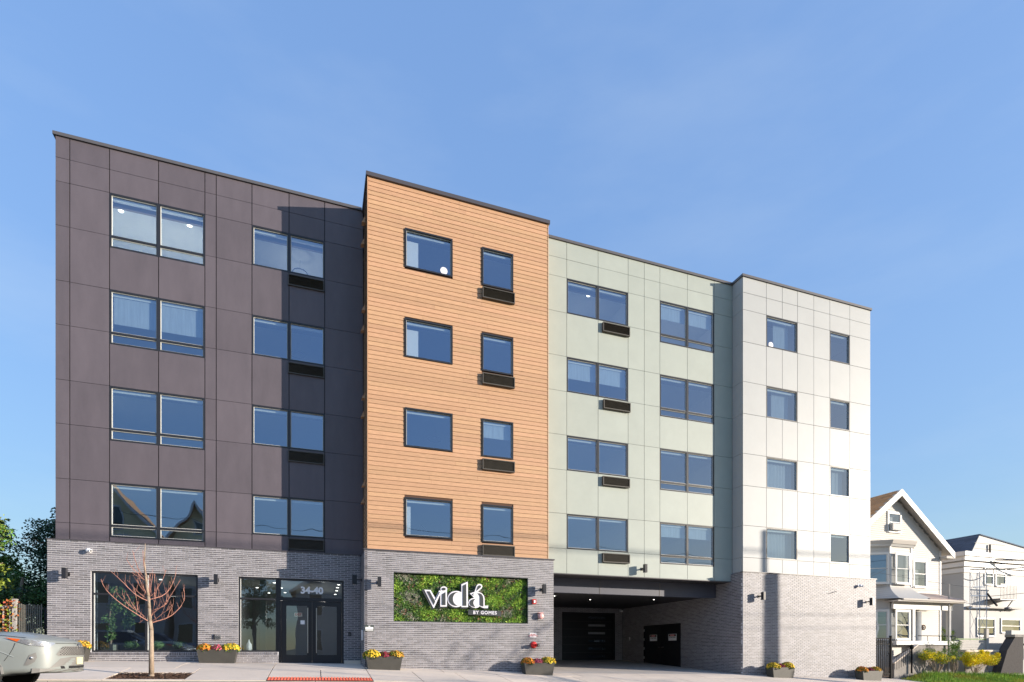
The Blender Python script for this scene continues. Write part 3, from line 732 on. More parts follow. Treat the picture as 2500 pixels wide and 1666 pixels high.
for sgn, (a, b), hx in ((-1, (-1.13, -.118), -.255), (1, (-.106, .89), .035)):
    fr = MB(); st = .165
    fr.box(a, a+st, y+.02, y+.08, zb0+.01, 3.235); fr.box(b-st, b, y+.02, y+.08, zb0+.01, 3.235); fr.box(a+st, b-st, y+.02, y+.08, 3.07, 3.235); fr.box(a+st, b-st, y+.02, y+.08, zb0+.01, zb0+.30)
    dr = put('entrance_door', fr, M['frame'], B)
    put('pane', MB().quad((a+st, y+.05, zb0+.30), (b-st, y+.05, zb0+.30), (b-st, y+.05, 3.07), (a+st, y+.05, 3.07)), M['shop_glass'], dr)
    hd = MB(); hd.tube([(hx, y-.06, 1.40), (hx, y-.06, 3.00)], .017, n=8); hd.tube([(hx, y-.06, 1.52), (hx, y+.02, 1.52)], .011); hd.tube([(hx, y-.06, 2.86), (hx, y+.02, 2.86)], .011)
    put('handle', hd, M['steel'], dr)
put('door_notice', MB().box(-.50, -.36, y+.035, y+.045, 2.42, 2.56), M['white'], B)
put('threshold', MB().box(-1.2, .96, DBY-.02, y+.12, .9, zb0+.005), M['coping_dark'], B)
put('stone_step', MB().box(.98, 1.55, DBY-.05, DBY-.005, .9, 1.13), M['concrete'], B)
# lobby
put('lobby_floor', MB().box(-7.6, 1.5, .02, 7, .85, 1.04), M['interior_floor'], B)
put('lobby_ceiling', MB().box(-7.6, 1.5, .02, 7, 4.12, 4.2), M['lobby_light'], B)
mb = MB().box(-7.6, 1.5, 7, 7.1, 1.04, 4.12).box(-2.85, -2.75, .1, 7, 1.04, 4.118).box(-7.6, -7.5, .1, 7, 1.04, 4.118).box(1.4, 1.5, .1, 7, 1.04, 4.118)
put('lobby_wall', mb, M['lobby'], B)
put('lobby_panel', MB().box(-7.05, -6.93, .06, 1.2, 1.04, 4.1), M['curtain'], B)
put('lobby_column', MB().box(-1.95, -1.75, 1.6, 1.8, 1.04, 4.1), M['lobby_light'], B)
put('ceiling_hatch', MB().box(-.3, .25, .9, 1.3, 4.0, 4.11), M['lobby_light'], B)
for x, yy in ((-1.5, 2.3), (-1.35, 4.2), (-1.3, 6.2), (.88, 2.2), (.87, 3.3), (.88, 4.6), (.88, 6.3), (-2.3, 4.4), (-2.0, 6.6), (-5.4, 2.6), (-4.4, 4.2)): spot(x, yy, 4.118, 'downlight', .05)
room_light(-1.4, 3.2, 2.9, 12); room_light(.3, 4.5, 2.9, 10); room_light(-5.2, 3.5, 2.9, 8)
# canopy beam, soffits, garage
mb = MB().box(8.47, 17.28, -.05, .25, 3.88, GB-.035)
cb = put('canopy_beam', mb, M['beam'], B)
for x in (11.35, 14.3): put('joint_cover', MB().box(x-.02, x+.02, -.06, -.045, 3.88, 4.45), M['coping'], cb)
put('soffit', MB().box(8.47, 17.30, GY+.22, -.055, GB-.03, GB), M['soffit'], B)
put('soffit', MB().box(8.47, 17.30, .25, 8.25, 3.97, 4.05), M['soffit'], B)
for x, yy in ((10.24, 2.18), (12.62, 3.32), (15.54, 2.3), (11.2, 5.4)): spot(x, yy, 3.968, 'downlight', .03)
gd = put('garage_door', MB().box(GDX0+.08, GDX1-.08, 8.32, 8.36, .85, 3.62), M['gate_black'], B)
mb = MB(); mb.box(GDX0, GDX0+.08, 8.27, 8.37, .85, 3.70); mb.box(GDX1-.08, GDX1, 8.27, 8.37, .85, 3.70); mb.box(GDX0+.08, GDX1-.08, 8.27, 8.37, 3.62, 3.70); put('door_frame', mb, M['gate_black'], gd)
for i in range(6):
    z = 3.42-i*.455; put('window_slit', MB().box(15.05, 16.15, 8.31, 8.322, z-.07, z+.05), M['car_lamp' if i in (1, 2) else 'shop_glass'], gd)
for i in range(1, 6):
    z = 3.42-i*.455+.22; put('panel_joint', MB().box(GDX0+.1, GDX1-.1, 8.316, 8.321, z-.008, z+.008), M['coping_dark'], gd)
sd = put('service_door', MB().box(17.33, 17.37, HDY0+.06, (HDY0+HDY1)/2-.004, .55, 2.80), M['gate_black'], B)
sd2 = put('service_door', MB().box(17.33, 17.37, (HDY0+HDY1)/2+.004, HDY1-.06, .55, 2.80), M['gate_black'], B)
mb = MB(); mb.box(17.29, 17.39, HDY0, HDY0+.06, .5, 2.87); mb.box(17.29, 17.39, HDY1-.06, HDY1, .5, 2.87); mb.box(17.29, 17.39, HDY0+.06, HDY1-.06, 2.80, 2.87); put('door_frame', mb, M['gate_black'], B)
ym = (HDY0+HDY1)/2
put('handle', MB().tube([(17.27, ym-.06, 1.66), (17.27, ym-.26, 1.67)], .018), M['steel'], sd); put('handle', MB().tube([(17.27, ym+.06, 1.66), (17.27, ym+.26, 1.67)], .018), M['steel'], sd2)
for z in (2.6, 2.1, 1.6, 1.1): put('hinge', MB().box(17.275, 17.3, HDY1-.09, HDY1-.02, z-.07, z+.07), M['steel'], sd2)
for yy, p in ((5.05, sd2), (3.32, sd)):
    s = put('danger_sign', MB().box(17.315, 17.328, yy-.34, yy+.34, 2.0, 2.34), M['white'], p)
    put('sign_header', MB().box(17.309, 17.314, yy-.30, yy+.30, 2.215, 2.32), M['black'], p)
    mb = MB(); mb.v = [(17.307, yy+.22*math.cos(t*math.pi/10), 2.268+.045*math.sin(t*math.pi/10)) for t in range(20)]; mb.f = [tuple(range(20))]; put('red_oval', mb, M['red'], p)
    put_text('lettering', "DANGER", .085, (17.305, yy, 2.268), M['white'], p, rot=(R(90), 0, R(-90)), depth=.001)
    put_text('lettering', "DO NOT ENTER", .075, (17.313, yy, 2.155), M['black'], p, rot=(R(90), 0, R(-90)), depth=.001, bold=.002)
put('wall_switch', MB().box(17.26, 17.29, 7.38, 7.50, 2.08, 2.26), M['white'], B)

# ------------------------------------------------------------------ sign wall: plants and lettering
SG = thing('plant_wall', 'rectangular panel of mixed green foliage recessed in the grey brick wall', 'plant wall', (4.98, -1.7, 2.5))
mb = MB(); mb.box(2.50, 7.46, -1.60, -1.55, 2.46, 4.20)
mb.box(2.522, 2.54, -1.80, -1.60, 2.485, 4.18); mb.box(7.42, 7.438, -1.80, -1.60, 2.485, 4.18); mb.box(2.54, 7.42, -1.80, -1.60, 4.16, 4.18); mb.box(2.54, 7.42, -1.80, -1.60, 2.485, 2.505)
put('tray', mb, M['sign_green'], SG)
def leaf(mb, c, d, l, wd, up=None):
    d = Vector(d).normalized(); s = d.cross(Vector((random.uniform(-1, 1), random.uniform(-1, 1), random.uniform(-1, 1)))).normalized()*wd; c = Vector(c)
    k = len(mb.v); n = d.cross(s).normalized()*l*.12
    mb.v += [tuple(c), tuple(c+d*l*.5-s+n), tuple(c+d*l), tuple(c+d*l*.5+s+n)]; mb.f.append((k, k+1, k+2, k+3))
LM = {k: MB() for k in ('leaf_mid', 'leaf_bright', 'leaf_grey', 'leaf_dark', 'leaf_pink')}
def pnoise(x, z): return math.sin(x*3.1+math.sin(z*4.3)*1.3)*math.cos(z*5.2+math.sin(x*2.3)*1.7)
for _ in range(4300):
    x = random.uniform(2.56, 7.40); z = random.uniform(2.53, 4.13); p = pnoise(x, z)+random.gauss(0, .35)
    kind = 'leaf_bright' if p > .62 else ('leaf_mid' if p > .0 else ('leaf_grey' if p < -.45 else 'leaf_dark'))
    if random.random() < .035: kind = 'leaf_pink'
    L = .10 if kind == 'leaf_bright' else (.055 if kind == 'leaf_grey' else .08)
    yb = -1.63-random.uniform(0, .05)
    for q in range(6 if kind != 'leaf_grey' else 7):
        a = random.uniform(0, 6.283)
        leaf(LM[kind], (x, yb, z), (math.cos(a), random.uniform(-.7, -.05), math.sin(a)+.2), L*random.uniform(.6, 1.3), L*.16)
for k, m in LM.items(): put('foliage', m, M[k], SG, kind='stuff')
SIGN_WHITE=[ [(3.578,3.609),(3.799,3.607),(3.962,3.329),(4.102,3.597),(4.166,3.593),(4.170,3.532),(3.922,2.979),(3.897,2.979)],
[(4.142,3.457),(4.164,3.593),(4.379,3.613),(4.379,3.040),(4.142,3.034)],
[(4.393,3.660),(4.389,3.636),(4.376,3.613),(4.357,3.593),(4.331,3.577),(4.302,3.567),(4.270,3.562),(4.238,3.564),(4.209,3.573),(4.184,3.587),(4.164,3.605),(4.152,3.628),(4.148,3.652),(4.152,3.676),(4.164,3.699),(4.184,3.719),(4.209,3.735),(4.238,3.745),(4.270,3.749),(4.302,3.747),(4.331,3.739),(4.357,3.725),(4.376,3.706),(4.389,3.684)],
[(5.038,3.327),(5.027,3.251),(4.995,3.180),(4.944,3.119),(4.877,3.071),(4.800,3.040),(4.717,3.028),(4.634,3.036),(4.558,3.063),(4.492,3.107),(4.441,3.165),(4.410,3.234),(4.399,3.308),(4.410,3.382),(4.441,3.453),(4.492,3.514),(4.558,3.562),(4.634,3.593),(4.717,3.606),(4.800,3.599),(4.877,3.573),(4.944,3.529),(4.995,3.471),(5.027,3.402)],
[(4.904,3.843),(5.136,3.951),(5.145,3.040),(4.904,3.034)],
[(5.216,3.530),(5.319,3.570),(5.423,3.593),(5.566,3.591),(5.670,3.544),(5.742,3.459),(5.762,3.358),(5.762,3.106),(5.900,3.116),(5.880,3.021),(5.736,3.017),(5.631,3.053),(5.585,3.089),(5.527,3.037),(5.423,3.016),(5.293,3.038),(5.190,3.116),(5.158,3.203),(5.190,3.291),(5.267,3.350),(5.371,3.378)],
[(5.377,3.572),(5.423,3.699),(5.462,3.814),(5.501,3.865),(5.579,3.887),(5.651,3.865),(5.683,3.803),(5.657,3.733),(5.579,3.667),(5.488,3.570)] ]
SIGN_DARK=[ [(3.666,3.556),(3.764,3.559),(3.961,3.205),(3.912,3.088)],
[(4.203,3.470),(4.328,3.548),(4.328,3.092),(4.203,3.089)],
[(4.334,3.656),(4.332,3.643),(4.325,3.631),(4.314,3.620),(4.300,3.611),(4.283,3.606),(4.266,3.603),(4.248,3.604),(4.231,3.609),(4.217,3.616),(4.206,3.626),(4.199,3.638),(4.197,3.651),(4.199,3.664),(4.206,3.677),(4.217,3.688),(4.231,3.696),(4.248,3.702),(4.266,3.704),(4.283,3.703),(4.300,3.699),(4.314,3.691),(4.325,3.681),(4.332,3.669)],
[(4.725,3.076),(4.670,3.079),(4.617,3.091),(4.569,3.112),(4.527,3.142),(4.492,3.178),(4.466,3.219),(4.450,3.264),(4.445,3.311),(4.450,3.359),(4.466,3.405),(4.492,3.448),(4.527,3.486),(4.569,3.517),(4.617,3.541),(4.670,3.557),(4.725,3.563),(4.782,3.552),(4.745,3.546),(4.709,3.532),(4.676,3.509),(4.648,3.480),(4.624,3.444),(4.606,3.404),(4.596,3.360),(4.592,3.316),(4.596,3.271),(4.606,3.228),(4.624,3.189),(4.648,3.155),(4.676,3.127),(4.709,3.106),(4.745,3.094),(4.782,3.091)],
[(4.954,3.799),(5.079,3.866),(5.085,3.087),(4.954,3.084)],
[(5.495,3.543),(5.573,3.549),(5.652,3.511),(5.701,3.430),(5.714,3.330),(5.714,3.078),(5.652,3.089),(5.584,3.125),(5.584,3.427),(5.554,3.501)],
[(5.417,3.340),(5.327,3.331),(5.249,3.291),(5.208,3.228),(5.208,3.165),(5.262,3.092),(5.365,3.057),(5.417,3.061),(5.365,3.107),(5.337,3.181),(5.346,3.257),(5.391,3.311)],
[(5.294,3.505),(5.365,3.548),(5.329,3.494),(5.355,3.455)],
[(5.456,3.630),(5.489,3.737),(5.521,3.814),(5.573,3.838),(5.625,3.818),(5.625,3.774),(5.560,3.715)],
[(4.112,3.553),(4.125,3.541),(3.974,3.254),(3.964,3.260)] ]
TRUNK= [(0.003,0.004),(-0.003,1.170),(-0.028,1.423),(-0.049,1.738),(-0.065,2.054),(-0.110,2.368),(-0.137,2.682),(-0.160,2.997),(-0.140,3.439)]
BRANCH=[ [(-0.045,1.391),(-0.154,1.468),(-0.357,1.621),(-0.625,1.833),(-0.837,2.061),(-0.943,2.212),(-1.015,2.411)],
[(-0.167,1.515),(-0.330,1.684),(-0.545,1.836),(-0.731,1.986),(-0.850,2.146)],
[(-0.167,1.531),(-0.330,1.684),(-0.465,1.744),(-0.598,1.912),(-0.692,2.128)],
[(-0.384,1.730),(-0.491,1.900),(-0.585,2.108)],
[(-0.330,1.700),(-0.330,1.888),(-0.397,2.247)],
[(-0.051,1.928),(-0.249,2.017),(-0.411,2.168),(-0.598,2.412),(-0.824,2.651)],
[(-0.086,1.990),(-0.249,2.095),(-0.384,2.248),(-0.572,2.475)],
[(-0.092,2.053),(-0.194,2.207),(-0.330,2.422),(-0.438,2.606)],
[(-0.113,2.084),(-0.249,2.284),(-0.370,2.515)],
[(-0.113,2.115),(-0.167,2.271),(-0.262,2.519),(-0.276,2.676)],
[(-0.147,2.540),(-0.249,2.646),(-0.370,2.907),(-0.458,3.263)],
[(-0.154,2.477),(-0.276,2.613),(-0.465,2.871),(-0.518,3.025)],
[(-0.167,2.492),(-0.316,2.564),(-0.465,2.683)],
[(-0.147,2.682),(-0.181,2.964),(-0.188,3.263)],
[(-0.003,1.360),(0.162,1.426),(0.356,1.493),(0.551,1.657),(0.720,1.902),(0.763,2.096),(0.720,2.303)],
[(-0.003,1.407),(0.162,1.489),(0.300,1.619),(0.439,1.702),(0.537,1.833)],
[(-0.010,1.534),(0.065,1.646),(0.244,1.761),(0.397,1.893),(0.537,2.137),(0.749,2.481)],
[(-0.003,1.676),(0.162,1.759),(0.300,1.842),(0.356,1.955)],
[(-0.031,1.976),(0.079,2.027),(0.244,2.095),(0.369,2.275),(0.467,2.518),(0.509,2.760)],
[(-0.031,2.055),(0.106,2.170),(0.217,2.381),(0.314,2.544),(0.363,2.753)],
[(0.024,1.629),(0.093,1.900),(0.120,2.186),(0.189,2.395)],
[(0.065,2.042),(0.093,2.249),(0.065,2.660)],
[(-0.045,2.054),(-0.003,2.372),(0.031,2.674)],
[(-0.058,2.117),(-0.045,2.371),(-0.031,2.671)],
[(0.356,1.509),(0.439,1.718),(0.495,1.815)],
[(0.300,1.858),(0.335,2.146)],
[(-0.194,1.435),(-0.289,1.355)],
[(-0.113,2.463),(-0.045,2.560)] ]

LG = thing('wall_sign', 'white outlined lettering reading vidá with BY GOMES tag on the plant wall', 'sign', (5.3, -1.72, 2.7))
for i, p in enumerate(SIGN_WHITE): put('letter', MB().xz(p, -1.800-.0012*i, -1.78), M['white_print'], LG)
for i, p in enumerate(SIGN_DARK): put('letter_inlay', MB().xz(p, -1.820-.0006*i, -1.79), M['sign_dark'], LG)
cx = sum(x for p in SIGN_WHITE for x, z in p)/sum(len(p) for p in SIGN_WHITE); 
for i, p in enumerate(SIGN_WHITE):    # dark back plates, widened and shifted to paint in the letters' shadow
    a = sum(x for x, z in p)/len(p); b = sum(z for x, z in p)/len(p)
    put('back_plate', MB().xz([(a+(x-a)*1.16-.03, b+(z-b)*1.08-.015) for x, z in p], -1.779+.001*i, -1.765), M['sign_dark'], LG)
pts = []
for cx_, cz_, a0 in ((6.36, 2.90, 0), (5.18, 2.93, 90), (5.18, 2.80, 180), (6.36, 2.77, 270)):
    pts += [(cx_+.03*math.cos(R(a0+t*22.5)), cz_+.03*math.sin(R(a0+t*22.5))) for t in range(5)]
put('tag_plate', MB().xz(pts, -1.80, -1.77), M['sign_dark'], LG)
put_text('lettering', "BY GOMES", .165, (5.775, -1.805, 2.852), M['white_print'], LG, depth=.004, bold=.004, spacing=1.18)

# ------------------------------------------------------------------ wall lamps, cameras, alarm gear
LAMPG = 'black box lamps on the building front'
lamp0 = thing('wall_lamp', 'black box lamp on the charcoal front brick beside the far left corner', 'wall lamp', (-7.31, DBY, 3.88), group=LAMPG)
put('back_plate', MB().box(-.05, .05, -.02, 0, -.06, .06), M['black'], lamp0, local=True)
put('arm', MB().box(-.025, .025, -.20, -.02, -.02, .03), M['black'], lamp0, local=True)
mb = MB().box(-.055, .055, -.34, -.18, -.17, .17); put('lamp_body', mb, M['frame'], lamp0, local=True)
for s in (-1, 1): put('lens', MB().box(-.045, .045, -.32, -.20, s*.172-.003, s*.172+.003), M['white'], lamp0, local=True)
for x, y, z, rz, lb in ((-3.13, DBY, 3.86, 0, 'black box lamp on brick pier between shop window and entrance'),
    (1.553, -.85, 3.97, -90, 'black box lamp on the shaded brick return right of the entrance'),
    (2.02, -1.81, 3.79, 0, 'black box lamp on brick left of the plant wall'),
    (7.97, -1.81, 3.76, 0, 'black box lamp on brick right of the plant wall above the red strobe'),
    (12.78, GY, 4.86, 0, 'small box lamp on pale green panels above the garage opening'),
    (18.15, -1.77, 3.83, 0, 'black box lamp on white-lit brick beside the garage corner'),
    (24.49, -1.77, 3.77, 0, 'black box lamp at the far right end of the brick base')):
    dup(lamp0, (x, y, z), R(rz), lb)
def camera_(x, y, z, lb, big=True):
    t = thing('security_camera', lb, 'security camera', (x, y, z), group='security cameras')
    put('mount', MB().lathe([(.001, 0), (.06, 0), (.06, .02), (.001, .02)], 0, 0, 12), M['white'], t, local=True)
    t.rotation_euler = (R(90), 0, 0)
    mb = MB().ball((.0, -.02, .10), .07, .07, .07); put('dome', mb, M['white'], t, local=True, smooth=True)
    mb = MB().tube([(.0, -.02, .10), (.09, -.04, .17)], .045, .05, n=10); put('housing', mb, M['white'], t, local=True)
    put('lens', MB().tube([(.09, -.04, .17), (.10, -.043, .18)], .03, n=8), M['black'], t, local=True)
    return t
camera_(-6.75, DBY, 4.66, 'white security camera high on brick above the left shop window')
camera_(23.95, -1.77, 4.52, 'small security camera high on brick at the right end')
camera_(17.1, 8.2, 3.85, 'white security camera under the garage ceiling in the back corner')
t = thing('alarm_strobe', 'red alarm strobe box on brick below the right-hand lamp', 'alarm', (7.65, -1.81, 3.30))
put('housing', MB().box(-.07, .07, -.11, 0, -.085, .085), M['red'], t, local=True); put('lens', MB().box(-.03, .03, -.13, -.11, -.05, .05), M['white'], t, local=True)
t = thing('alarm_bell', 'pale pink alarm bell with hood on brick below the red strobe', 'alarm bell', (7.91, -1.81, 2.77))
me = MB().lathe([(.001, .17), (.07, .165), (.11, .13), (.12, .09), (.12, .08), (.001, .08)], 0, 0, 18).mesh('gong', M['pale_red'], True); me.transform(Matrix.Rotation(R(90), 4, 'X')); put('gong', me, None, t, local=True)
put('back_box', MB().box(-.07, .07, -.09, 0, -.07, .07), M['white'], t, local=True); put('hood', MB().box(-.12, .08, -.16, 0, .11, .13), M['pale_red'], t, local=True)
t = thing('fire_department_connection', 'red twin hose inlet low on brick above the right-hand planter', 'fire connection', (7.66, -1.81, 1.70))
me = MB().lathe([(.001, .03), (.12, .03), (.13, .0), (.001, 0)], 0, 0, 18).mesh('flange', M['red'], True); me.transform(Matrix.Rotation(R(90), 4, 'X')); put('flange', me, None, t, local=True)
for s in (-1, 1):
    put('inlet', MB().tube([(0, -.03, 0), (s*.05, -.12, -.01), (s*.10, -.20, -.02)], .05, n=10), M['red'], t, local=True)
    put('cap', MB().tube([(s*.10, -.20, -.02), (s*.115, -.23, -.022)], .06, n=10), M['red' if s < 0 else 'black'], t, local=True)
t = thing('wall_notice', 'small white notice with red print above the hose inlet', 'notice', (7.63, -1.81, 2.06))
put('plate', MB().box(-.135, .135, -.012, 0, -.085, .085), M['white'], t, local=True)
put_text('lettering', "FIRE DEPT\nCONNECTION", .052, (0, -.014, 0), M['red'], t, depth=.0008, bold=.001, local=True)
t = thing('wall_notice', 'small dark green and white notice by the brick corner near the entrance', 'notice', (1.715, -1.81, 2.24))
put('plate', MB().box(-.15, .15, -.012, 0, -.10, .10), M['sign_green'], t, local=True)
for z0, z1, x0, x1 in ((.055, .085, -.03, .03), (-.03, .045, -.13, .13), (-.075, -.045, -.13, .13)): put('printed_band', MB().box(x0, x1, -.014, -.012, z0, z1), M['white'], t, local=True)
t = thing('keypad', 'small black keypad on shaded brick right of the entrance doors', 'keypad', (1.17, DBY, 2.08))
put('case', MB().box(-.05, .05, -.03, 0, -.07, .07), M['black'], t, local=True); put('key_field', MB().box(-.035, .035, -.034, -.03, -.05, .03), M['coping'], t, local=True)
t = thing('intercom', 'tall white intercom panel on the brick return beside the entrance', 'intercom', (1.553, -1.15, 2.02))
put('case', MB().box(-.05, 0, -.12, .12, -.18, .18), M['white'], t, local=True); put('button', MB().box(-.056, -.05, -.03, .03, -.1, -.04), M['steel'], t, local=True)
t = thing('outlet_box', 'grey weatherproof outlet box on brick pier above the flowers', 'outlet box', (-3.11, DBY, 1.93))
put('cover', MB().box(-.09, .09, -.035, 0, -.06, .06), M['steel'], t, local=True); put('lid', MB().box(-.12, -.09, -.04, 0, -.055, .11), M['black'], t, local=True)
for s in (-1, 1): put('socket', MB().box(s*.04-.02, s*.04+.02, -.045, -.035, -.03, .03), M['coping_dark'], t, local=True)

# ------------------------------------------------------------------ planters with chrysanthemums
def mum_mesh(col, r, seed):
    random.seed(seed); mb = MB(); n = 330
    for i in range(n):
        t = math.acos(1-random.random()*1.05); p = random.uniform(0, 6.283)
        d = Vector((math.sin(t)*math.cos(p), math.sin(t)*math.sin(p), math.cos(t)))
        rr = r*random.uniform(.86, 1.05)*(1+.08*math.sin(5*p)); c = Vector((d.x*rr, d.y*rr*.86, d.z*rr*.80))
        a = d.cross(Vector((0, 0, 1)) if abs(d.z) < .95 else Vector((1, 0, 0))).normalized(); b = d.cross(a); s = random.uniform(.020, .032)
        k = len(mb.v); q = random.uniform(0, 1)
        mb.v.append(tuple(c+d*.004))
        for m in range(6):
            an = q+m*math.pi/3; e = s*(1 if m % 2 else .7); mb.v.append(tuple(c+a*e*math.cos(an)+b*e*math.sin(an)+d*.012))
        for m in range(6): mb.f.append((k, k+1+m, k+1+(m+1) % 6))
    return mb.mesh('mum', M['mum_'+col])
def mum_leaves(r, seed):
    random.seed(seed); mb = MB()
    for i in range(220):
        t = random.uniform(.7, 2.0); p = random.uniform(0, 6.283); d = Vector((math.sin(t)*math.cos(p), math.sin(t)*math.sin(p), math.cos(t)))
        c = Vector((d.x*r*.8, d.y*r*.7, max(-.05, d.z*r*.7))); leaf(mb, c, d+Vector((0, 0, .2)), .06, .016)
    mb.ball((0, 0, 0), r*.78, r*.66, r*.62, 10, 6)
    return mb.mesh('foliage', M['leaf_mid'])
MUMS = {c: mum_mesh(c, .21, 11+i) for i, c in enumerate(('yellow', 'orange', 'pink', 'crimson', 'amber'))}
LEAVES = mum_leaves(.21, 5); random.seed(21)
def planter(cx, cy, lb, cols, scale=(1, 1, 1), wdt=1.18, dp=.44, h=.45):
    zb = min(walk(cx-wdt/2, cy), walk(cx+wdt/2, cy))
    t = thing('planter', lb, 'planter', (cx, cy, zb), group='dark flower boxes along the front')
    slope = (walk(cx+.5, cy)-walk(cx-.5, cy))
    mb = MB(); a, b = wdt/2, dp/2; ti = .86; e = .035
    mb.v = [(-a*ti, -b*ti, -.03), (a*ti, -b*ti, -.03), (a*ti, b*ti, -.03), (-a*ti, b*ti, -.03), (-a, -b, h), (a, -b, h), (a, b, h), (-a, b, h),
            (-a+e, -b+e, h), (a-e, -b+e, h), (a-e, b-e, h), (-a+e, b-e, h), (-a+e, -b+e, h-.07), (a-e, -b+e, h-.07), (a-e, b-e, h-.07), (-a+e, b-e, h-.07)]
    mb.f = [(0, 3, 2, 1), (0, 1, 5, 4), (1, 2, 6, 5), (2, 3, 7, 6), (3, 0, 4, 7), (4, 5, 9, 8), (5, 6, 10, 9), (6, 7, 11, 10), (7, 4, 8, 11), (8, 9, 13, 12), (9, 10, 14, 13), (10, 11, 15, 14), (11, 8, 12, 15)]
    put('box', mb, M['planter'], t, local=True)
    put('soil', MB().box(-a+e, a-e, -b+e, b-e, h-.09, h-.07), M['soil'], t, local=True)
    for i, c in enumerate(cols):
        o = bpy.data.objects.new('flower_clump', MUMS[c]); COL.objects.link(o); o.parent = t
        sz = {'yellow': 1.30, 'orange': 1.20, 'amber': 1.16, 'pink': 1.0, 'crimson': .98}[c]*random.uniform(.95, 1.04)
        o.location = ((-1+i)*wdt*.33, random.uniform(-.02, .02), h+.0); o.scale = (sz*1.05, sz, sz*.93); o.rotation_euler = (0, 0, random.uniform(0, 6)); o['kind'] = 'stuff'
        f2 = bpy.data.objects.new('foliage', LEAVES); COL.objects.link(f2); f2.parent = o; f2['kind'] = 'stuff'
    return t
planter(-7.15, -.75, 'dark tapered planter with orange flowers partly hidden behind the parked car', ('amber', 'orange', 'amber'))
planter(-3.05, -.52, 'dark tapered planter under the outlet box, orange pink and yellow flowers', ('orange', 'pink', 'yellow'))
planter(2.14, -2.28, 'dark tapered planter by the brick corner with yellow, crimson and amber flowers', ('yellow', 'crimson', 'amber'))
planter(7.62, -2.30, 'dark tapered planter below the red hose inlet, yellow flowers at its right', ('orange', 'pink', 'yellow'))
planter(18.80, -2.30, 'dark tapered planter beside the garage corner against the white-lit brick', ('yellow', 'crimson', 'yellow'), wdt=1.2)
planter(23.95, -2.30, 'dark tapered planter at the right end beside the iron gate', ('orange', 'crimson', 'amber'), wdt=1.25)

# ------------------------------------------------------------------ street tree in the mulch pit
tz = walk(-4.08, -4.2)
TR = thing('street_tree', 'young leafless street tree with red upswept twigs in the mulch pit', 'tree', (-4.08, -4.2, tz-.03))
zoff = .86-(tz-.03)
def P_(p, y): return (p[0], y, p[1]+zoff)
tp_ = [P_(p, 0) for p in TRUNK]
mb = MB()
rr = [.066, .052, .048, .043, .037, .030, .023, .016, .007]
for i in range(len(tp_)-1): mb.tube([tp_[i], tp_[i+1]], rr[i], rr[i+1], n=8)
mb.tube([(0, 0, -.06), (0, 0, .10)], .085, .058, n=8)
put('trunk', mb, M['bark'], TR, local=True, smooth=True)
random.seed(3)
BRN = {}
for i, b in enumerate(BRANCH):
    x0, z0 = b[0]; sgn = random.choice((-1, 1)); k = random.uniform(.15, .75)*sgn
    # start depth: on the trunk, or on the branch it leaves from
    y0 = 0
    best = 9
    for ob, oy in BRN.values():
        for (px, pz), py in zip(ob, oy):
            dd = abs(px-x0)+abs(pz-z0)
            if dd < best and dd < .13 and abs(x0+.05) > .18: best = dd; y0 = py
    L = 0; ys = []
    for j, (x, z) in enumerate(b):
        L = abs(x-x0); ys.append(y0+k*L*.9*(1-.2*L))
    BRN[i] = (b, ys)
    mb = MB(); pts = [(x, y, z+zoff) for (x, z), y in zip(b, ys)]
    # smooth the polyline a little
    sm = [pts[0]]
    for p, q in zip(pts, pts[1:]): sm += [tuple((p[m]*.6+q[m]*.4) for m in range(3)), tuple((p[m]*.3+q[m]*.7) for m in range(3))]
    sm.append(pts[-1])
    r0 = .016 if i in (0, 14, 5, 16, 18, 10) else .010
    mb.tube(sm, r0, .005, n=5)
    for j in range(2, len(sm)-1, 1 if i in (0, 5, 14, 16, 18) else 2):
        p = Vector(sm[j]); d = Vector((random.uniform(-.6, .6), random.uniform(-1, 1), 1.2)).normalized()*random.uniform(.08, .26)
        mb.tube([p, p+d*.5, p+d+Vector((random.uniform(-.03, .03), 0, .05))], .0045, .0022, n=4)
    put('branch', mb, M['twig'] if i not in (5, 6, 0, 14) else M['twig'], TR, local=True)

